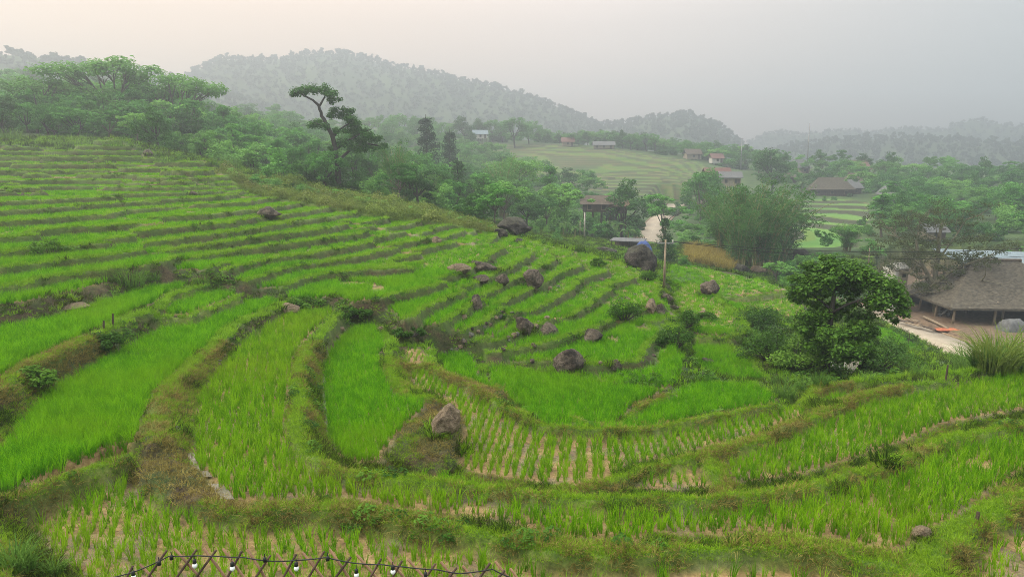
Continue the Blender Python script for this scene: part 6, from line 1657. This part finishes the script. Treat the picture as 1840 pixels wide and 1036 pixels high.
mb = MB(); mb.add([(1.35, -.78, .6), (2.7, -.78, .6), (2.7, -.78, 1.25), (2.15, -.78, 2.0), (1.35, -.78, 2.0), (1.35, .78, .6), (2.7, .78, .6), (2.7, .78, 1.25), (2.15, .78, 2.0), (1.35, .78, 2.0)],
                   [(0, 1, 2, 3, 4), (9, 8, 7, 6, 5), (0, 5, 6, 1), (1, 6, 7, 2), (2, 7, 8, 3), (3, 8, 9, 4), (4, 9, 5, 0)]); cb = mb.build('cab', M['white'], tr)
mb = MB(); mb.box((2.45, 0, 1.62), (.04, 1.4, .7), ry=-.63); mb.build('windscreen', M['dark'], tr)
for x in (-.8, 2.0):
    for y in (-.75, .75):
        mb = MB(); mb.tube([(x, y - .1, .36), (x, y + .1, .36)], .36, 16); mb.build('wheel', M['cable'], tr)
for k in range(5): mb = MB(); mb.box((-1.1 + .5 * k, -.83, 1.35), (.06, .04, .5)); mb.build('stake', M['white'], tr)

# ------------------------------------------------------------------ poles and wires
def pole(label, u, v, vtop, dmin, mat, rad=.11, arm=True, d=None):
    if d is None: p, d = hit(u, v, dmin)
    else: p = spot(u, d)
    top = atd(u, vtop, d); h = top[2] - p.z
    root = empty('utility_pole', p, label, 'utility pole')
    mb = MB(); mb.tube([(0, 0, -.3), (0, 0, h)], [rad, rad * .65], 10); mb.build('pole', M[mat], root, True)
    if arm:
        mb = MB(); mb.box((0, 0, h - .25), (1.1, .08, .08)); mb.build('crossarm', M['steel'], root)
        for x in (-.48, .48): mb = MB(); mb.tube([(x, 0, h - .2), (x, 0, h - .02)], .045, 8); mb.build('insulator', M['white'], root)
    return p, h
P1_, h1 = pole('slender weathered utility pole on the lip beside the bright nose of the slope', 1193, 519, 430, 34, 'post', .09)
mb = MB(); q = P1_ + Vector((.06, -.1, h1 * .45)); mb.tube([q, q + Vector((0, -.02, .45))], .07, 8)
pole('tall pale concrete pole between the banana plants', 1050, 428, 382, 90, 'concrete', .16, False)
pole('thin pole beside the pale concrete one', 1042, 426, 396, 90, 'post', .10, False)
pole('thin mast on the skyline before the gap between the mountains', 1331, 292, 248, 200, 'steel', .22, True, 318)
pole('tall mast rising over the highest village roof', 1450, 286, 222, 200, 'steel', .22, False, 305)
pole('grey pole leaning in the brush beside the pointed tree', 1560, 480, 445, 90, 'post', .09, False)
tp = P1_ + Vector((0, 0, h1 - .05))
def cable(label, a, b, sag, rad):
    a, b = Vector(a), Vector(b); mb = MB()
    mb.tube([a.lerp(b, i / 24) - Vector((0, 0, sag * 4 * (i / 24) * (1 - i / 24))) for i in range(25)], rad, 5); return tag(mb.build('overhead_wire', M['cable'], None, True), label, 'wire', 'overhead wires')
far_end = atd(2150, 425, 72)
cable('upper overhead wire running from the slender pole over the pond tree', tp + Vector((-.48, 0, 0)), far_end + np.array([0, 0, .35]), 1.1, .018)
cable('lower overhead wire running from the slender pole over the pond tree', tp + Vector((.48, 0, -.1)), far_end + np.array([.3, 0, -.15]), 1.3, .018)
lt_end = atd(1030, 448, 95)
cable('overhead wire from the slender pole back into the valley', tp + Vector((0, 0, -.05)), lt_end, .4, .015)

# ------------------------------------------------------------------ stakes
for u, v, h, lb in [(203, 588, 22, 'weathered stake standing on the weedy bank lip'), (186, 592, 14, 'shorter stake left of the weathered one'), (1699, 684, 26, 'thin dark stake where two bunds meet at the outer edge'), (1754, 936, 14, 'short sawn stump on the broad corner bund'), (1632, 618, 18, 'thin stick at the edge of the road field')]:
    p, d = hit(u, v, 9); hh_ = h * d / FPX
    mb = MB(); mb.tube([(0, 0, -.1), (.02, 0, hh_ * .6), (.03, .01, hh_)], [.035, .032, .028], 7); tag(mb.build('stake', M['timber'], None, False, p), lb, 'stake')

# ------------------------------------------------------------------ the bamboo lattice fence with its string of lights
M['slat'] = plain_mat('split_bamboo', (.10, .055, .028, 1), (.26, .155, .085, 1), 14, .6, .4, (1, 1, .3))
M['slat_dark'] = plain_mat('dark_split_bamboo', (.035, .022, .014, 1), (.10, .062, .038, 1), 14, .7, .4, (1, 1, .3))  # darker bamboo tone for the counter slats, bottom rail and posts
M['bulb'] = plain_mat('milky_glass', (.72, .72, .70, 1), (.85, .85, .83, 1), 3, .15, .0, None, .5)
FD = 4.4
fx0, fx1 = onz(230, 1020, -2.35)[0], onz(960, 1030, -2.35)[0]
fence = empty('lattice_fence', (0, FD, -3.4), 'bamboo lattice fence with crossed slats along the near edge of the paddies', 'fence')
TOPS = [(245, 1022), (307, 994), (360, 993), (395, 994), (440, 996), (492, 1003), (538, 1001), (588, 996), (636, 1006), (690, 1009), (727, 1013), (787, 1018), (826, 1025), (885, 1017), (912, 1030)]
def fp(u, v): r_ = ray(u, v); q = r_ * (FD / r_[1]); return Vector((q[0], 0, q[2] + 3.4))
tops = [fp(u, v) for u, v in TOPS]
for i, tq in enumerate(tops):
    for s_ in (-1, 1):
        ang = s_ * (.62 + rs.uniform(-.1, .08)); L_ = min(1.0, (tq.z - .05) / math.cos(ang))
        a = tq + Vector((-math.sin(ang) * -.03, .012 * s_, .03)); b = tq + Vector((math.sin(ang) * -L_ * -1, .012 * s_, -math.cos(ang) * L_))
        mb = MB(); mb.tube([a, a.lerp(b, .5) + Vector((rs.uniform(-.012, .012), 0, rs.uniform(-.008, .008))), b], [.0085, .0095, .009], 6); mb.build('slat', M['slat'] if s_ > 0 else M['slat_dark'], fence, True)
mb = MB(); mb.box(((tops[0].x + tops[-1].x) / 2, .03, .12), (tops[-1].x - tops[0].x + 1.2, .05, .05)); mb.build('bottom_rail', M['slat_dark'], fence)
for x in (tops[0].x - .3, (tops[0].x + tops[-1].x) / 2, tops[-1].x + .4): mb = MB(); mb.tube([(x, .05, -.3), (x, .05, .72)], .03, 8); mb.build('post', M['slat_dark'], fence, True)
lights = empty('string_lights', (0, FD - .03, -3.4), 'black cable with small white bulbs strung along the lattice fence', 'string of lights')
wire = [fp(185, 1036)] + [q for q in tops] + [fp(960, 1040)]
mb = MB(); wp = []
for a, b in zip(wire, wire[1:]):
    for k in range(5): t_ = k / 5; wp.append(a.lerp(b, t_) - Vector((0, 0, .035 * (b - a).length * 4 * t_ * (1 - t_) * .5)))
mb.tube(wp + [wire[-1]], .0042, 5); mb.build('cable', M['cable'], lights, True)
for u, v in [(246, 1034), (314, 1006), (355, 1013), (422, 1018), (480, 1010), (536, 1018), (592, 1008), (643, 1030), (708, 1024), (766, 1036), (292, 1016)]:
    c = fp(u, v); black = u in (314, 480, 592, 292)
    mb = MB(); mb.tube([c + Vector((0, -.01, .030)), c + Vector((0, -.01, .055)), c + Vector((0, -.01, .062))], [.012, .011, .004], 10); sk = mb.build('socket', M['cable'], lights, True)
    mb = MB(); mb.tube([c + Vector((0, -.01, .062)), c + Vector((0, -.01, .085))], .003, 5); mb.build('lead', M['cable'], lights)
    if not black:
        mb = MB(); mb.tube([c + Vector((0, -.01, .034 - .040 * k / 6)) for k in range(7)], [.008, .0125, .0155, .0165, .015, .010, .003], 12); mb.build('bulb', M['bulb'], lights, True)

# ------------------------------------------------------------------ labels that still coincide tell their owners apart by place
ORD = ['leftmost', 'second from left', 'third from left', 'fourth from left', 'fifth from left', 'sixth from left', 'seventh from left', 'eighth from left', 'ninth from left', 'tenth from left', 'eleventh from left', 'twelfth from left', 'thirteenth from left', 'fourteenth from left', 'fifteenth from left', 'sixteenth from left', 'seventeenth from left', 'eighteenth from left', 'nineteenth from left', 'twentieth from left', 'fifth from right', 'fourth from right', 'third from right', 'second from right']
for o in COL.objects:
    if o.parent is None and o.get('group') and len(str(o.get('label', '')).split()) > 13: o['label'] = o['label'].replace(' in the hazy rearmost rank', ' in the rearmost rank').replace('low yellow green shrub', 'yellowish shrub').replace('low dark green shrub', 'dark shrub')
same = {}
for o in COL.objects:
    if o.parent is None and o.get('label') and o.get('group'): same.setdefault((o['label'], o['group']), []).append(o)
for (lb, g_), os_ in same.items():
    if len(os_) < 2: continue
    os_.sort(key=lambda o: math.atan2(o.location.x, o.location.y))
    for i, o in enumerate(os_):
        w_ = 'left one' if len(os_) == 2 and i == 0 else 'right one' if len(os_) == 2 else 'rightmost' if i == len(os_) - 1 else ORD[min(i, len(ORD) - 1)]
        o['label'] = lb + ', ' + w_
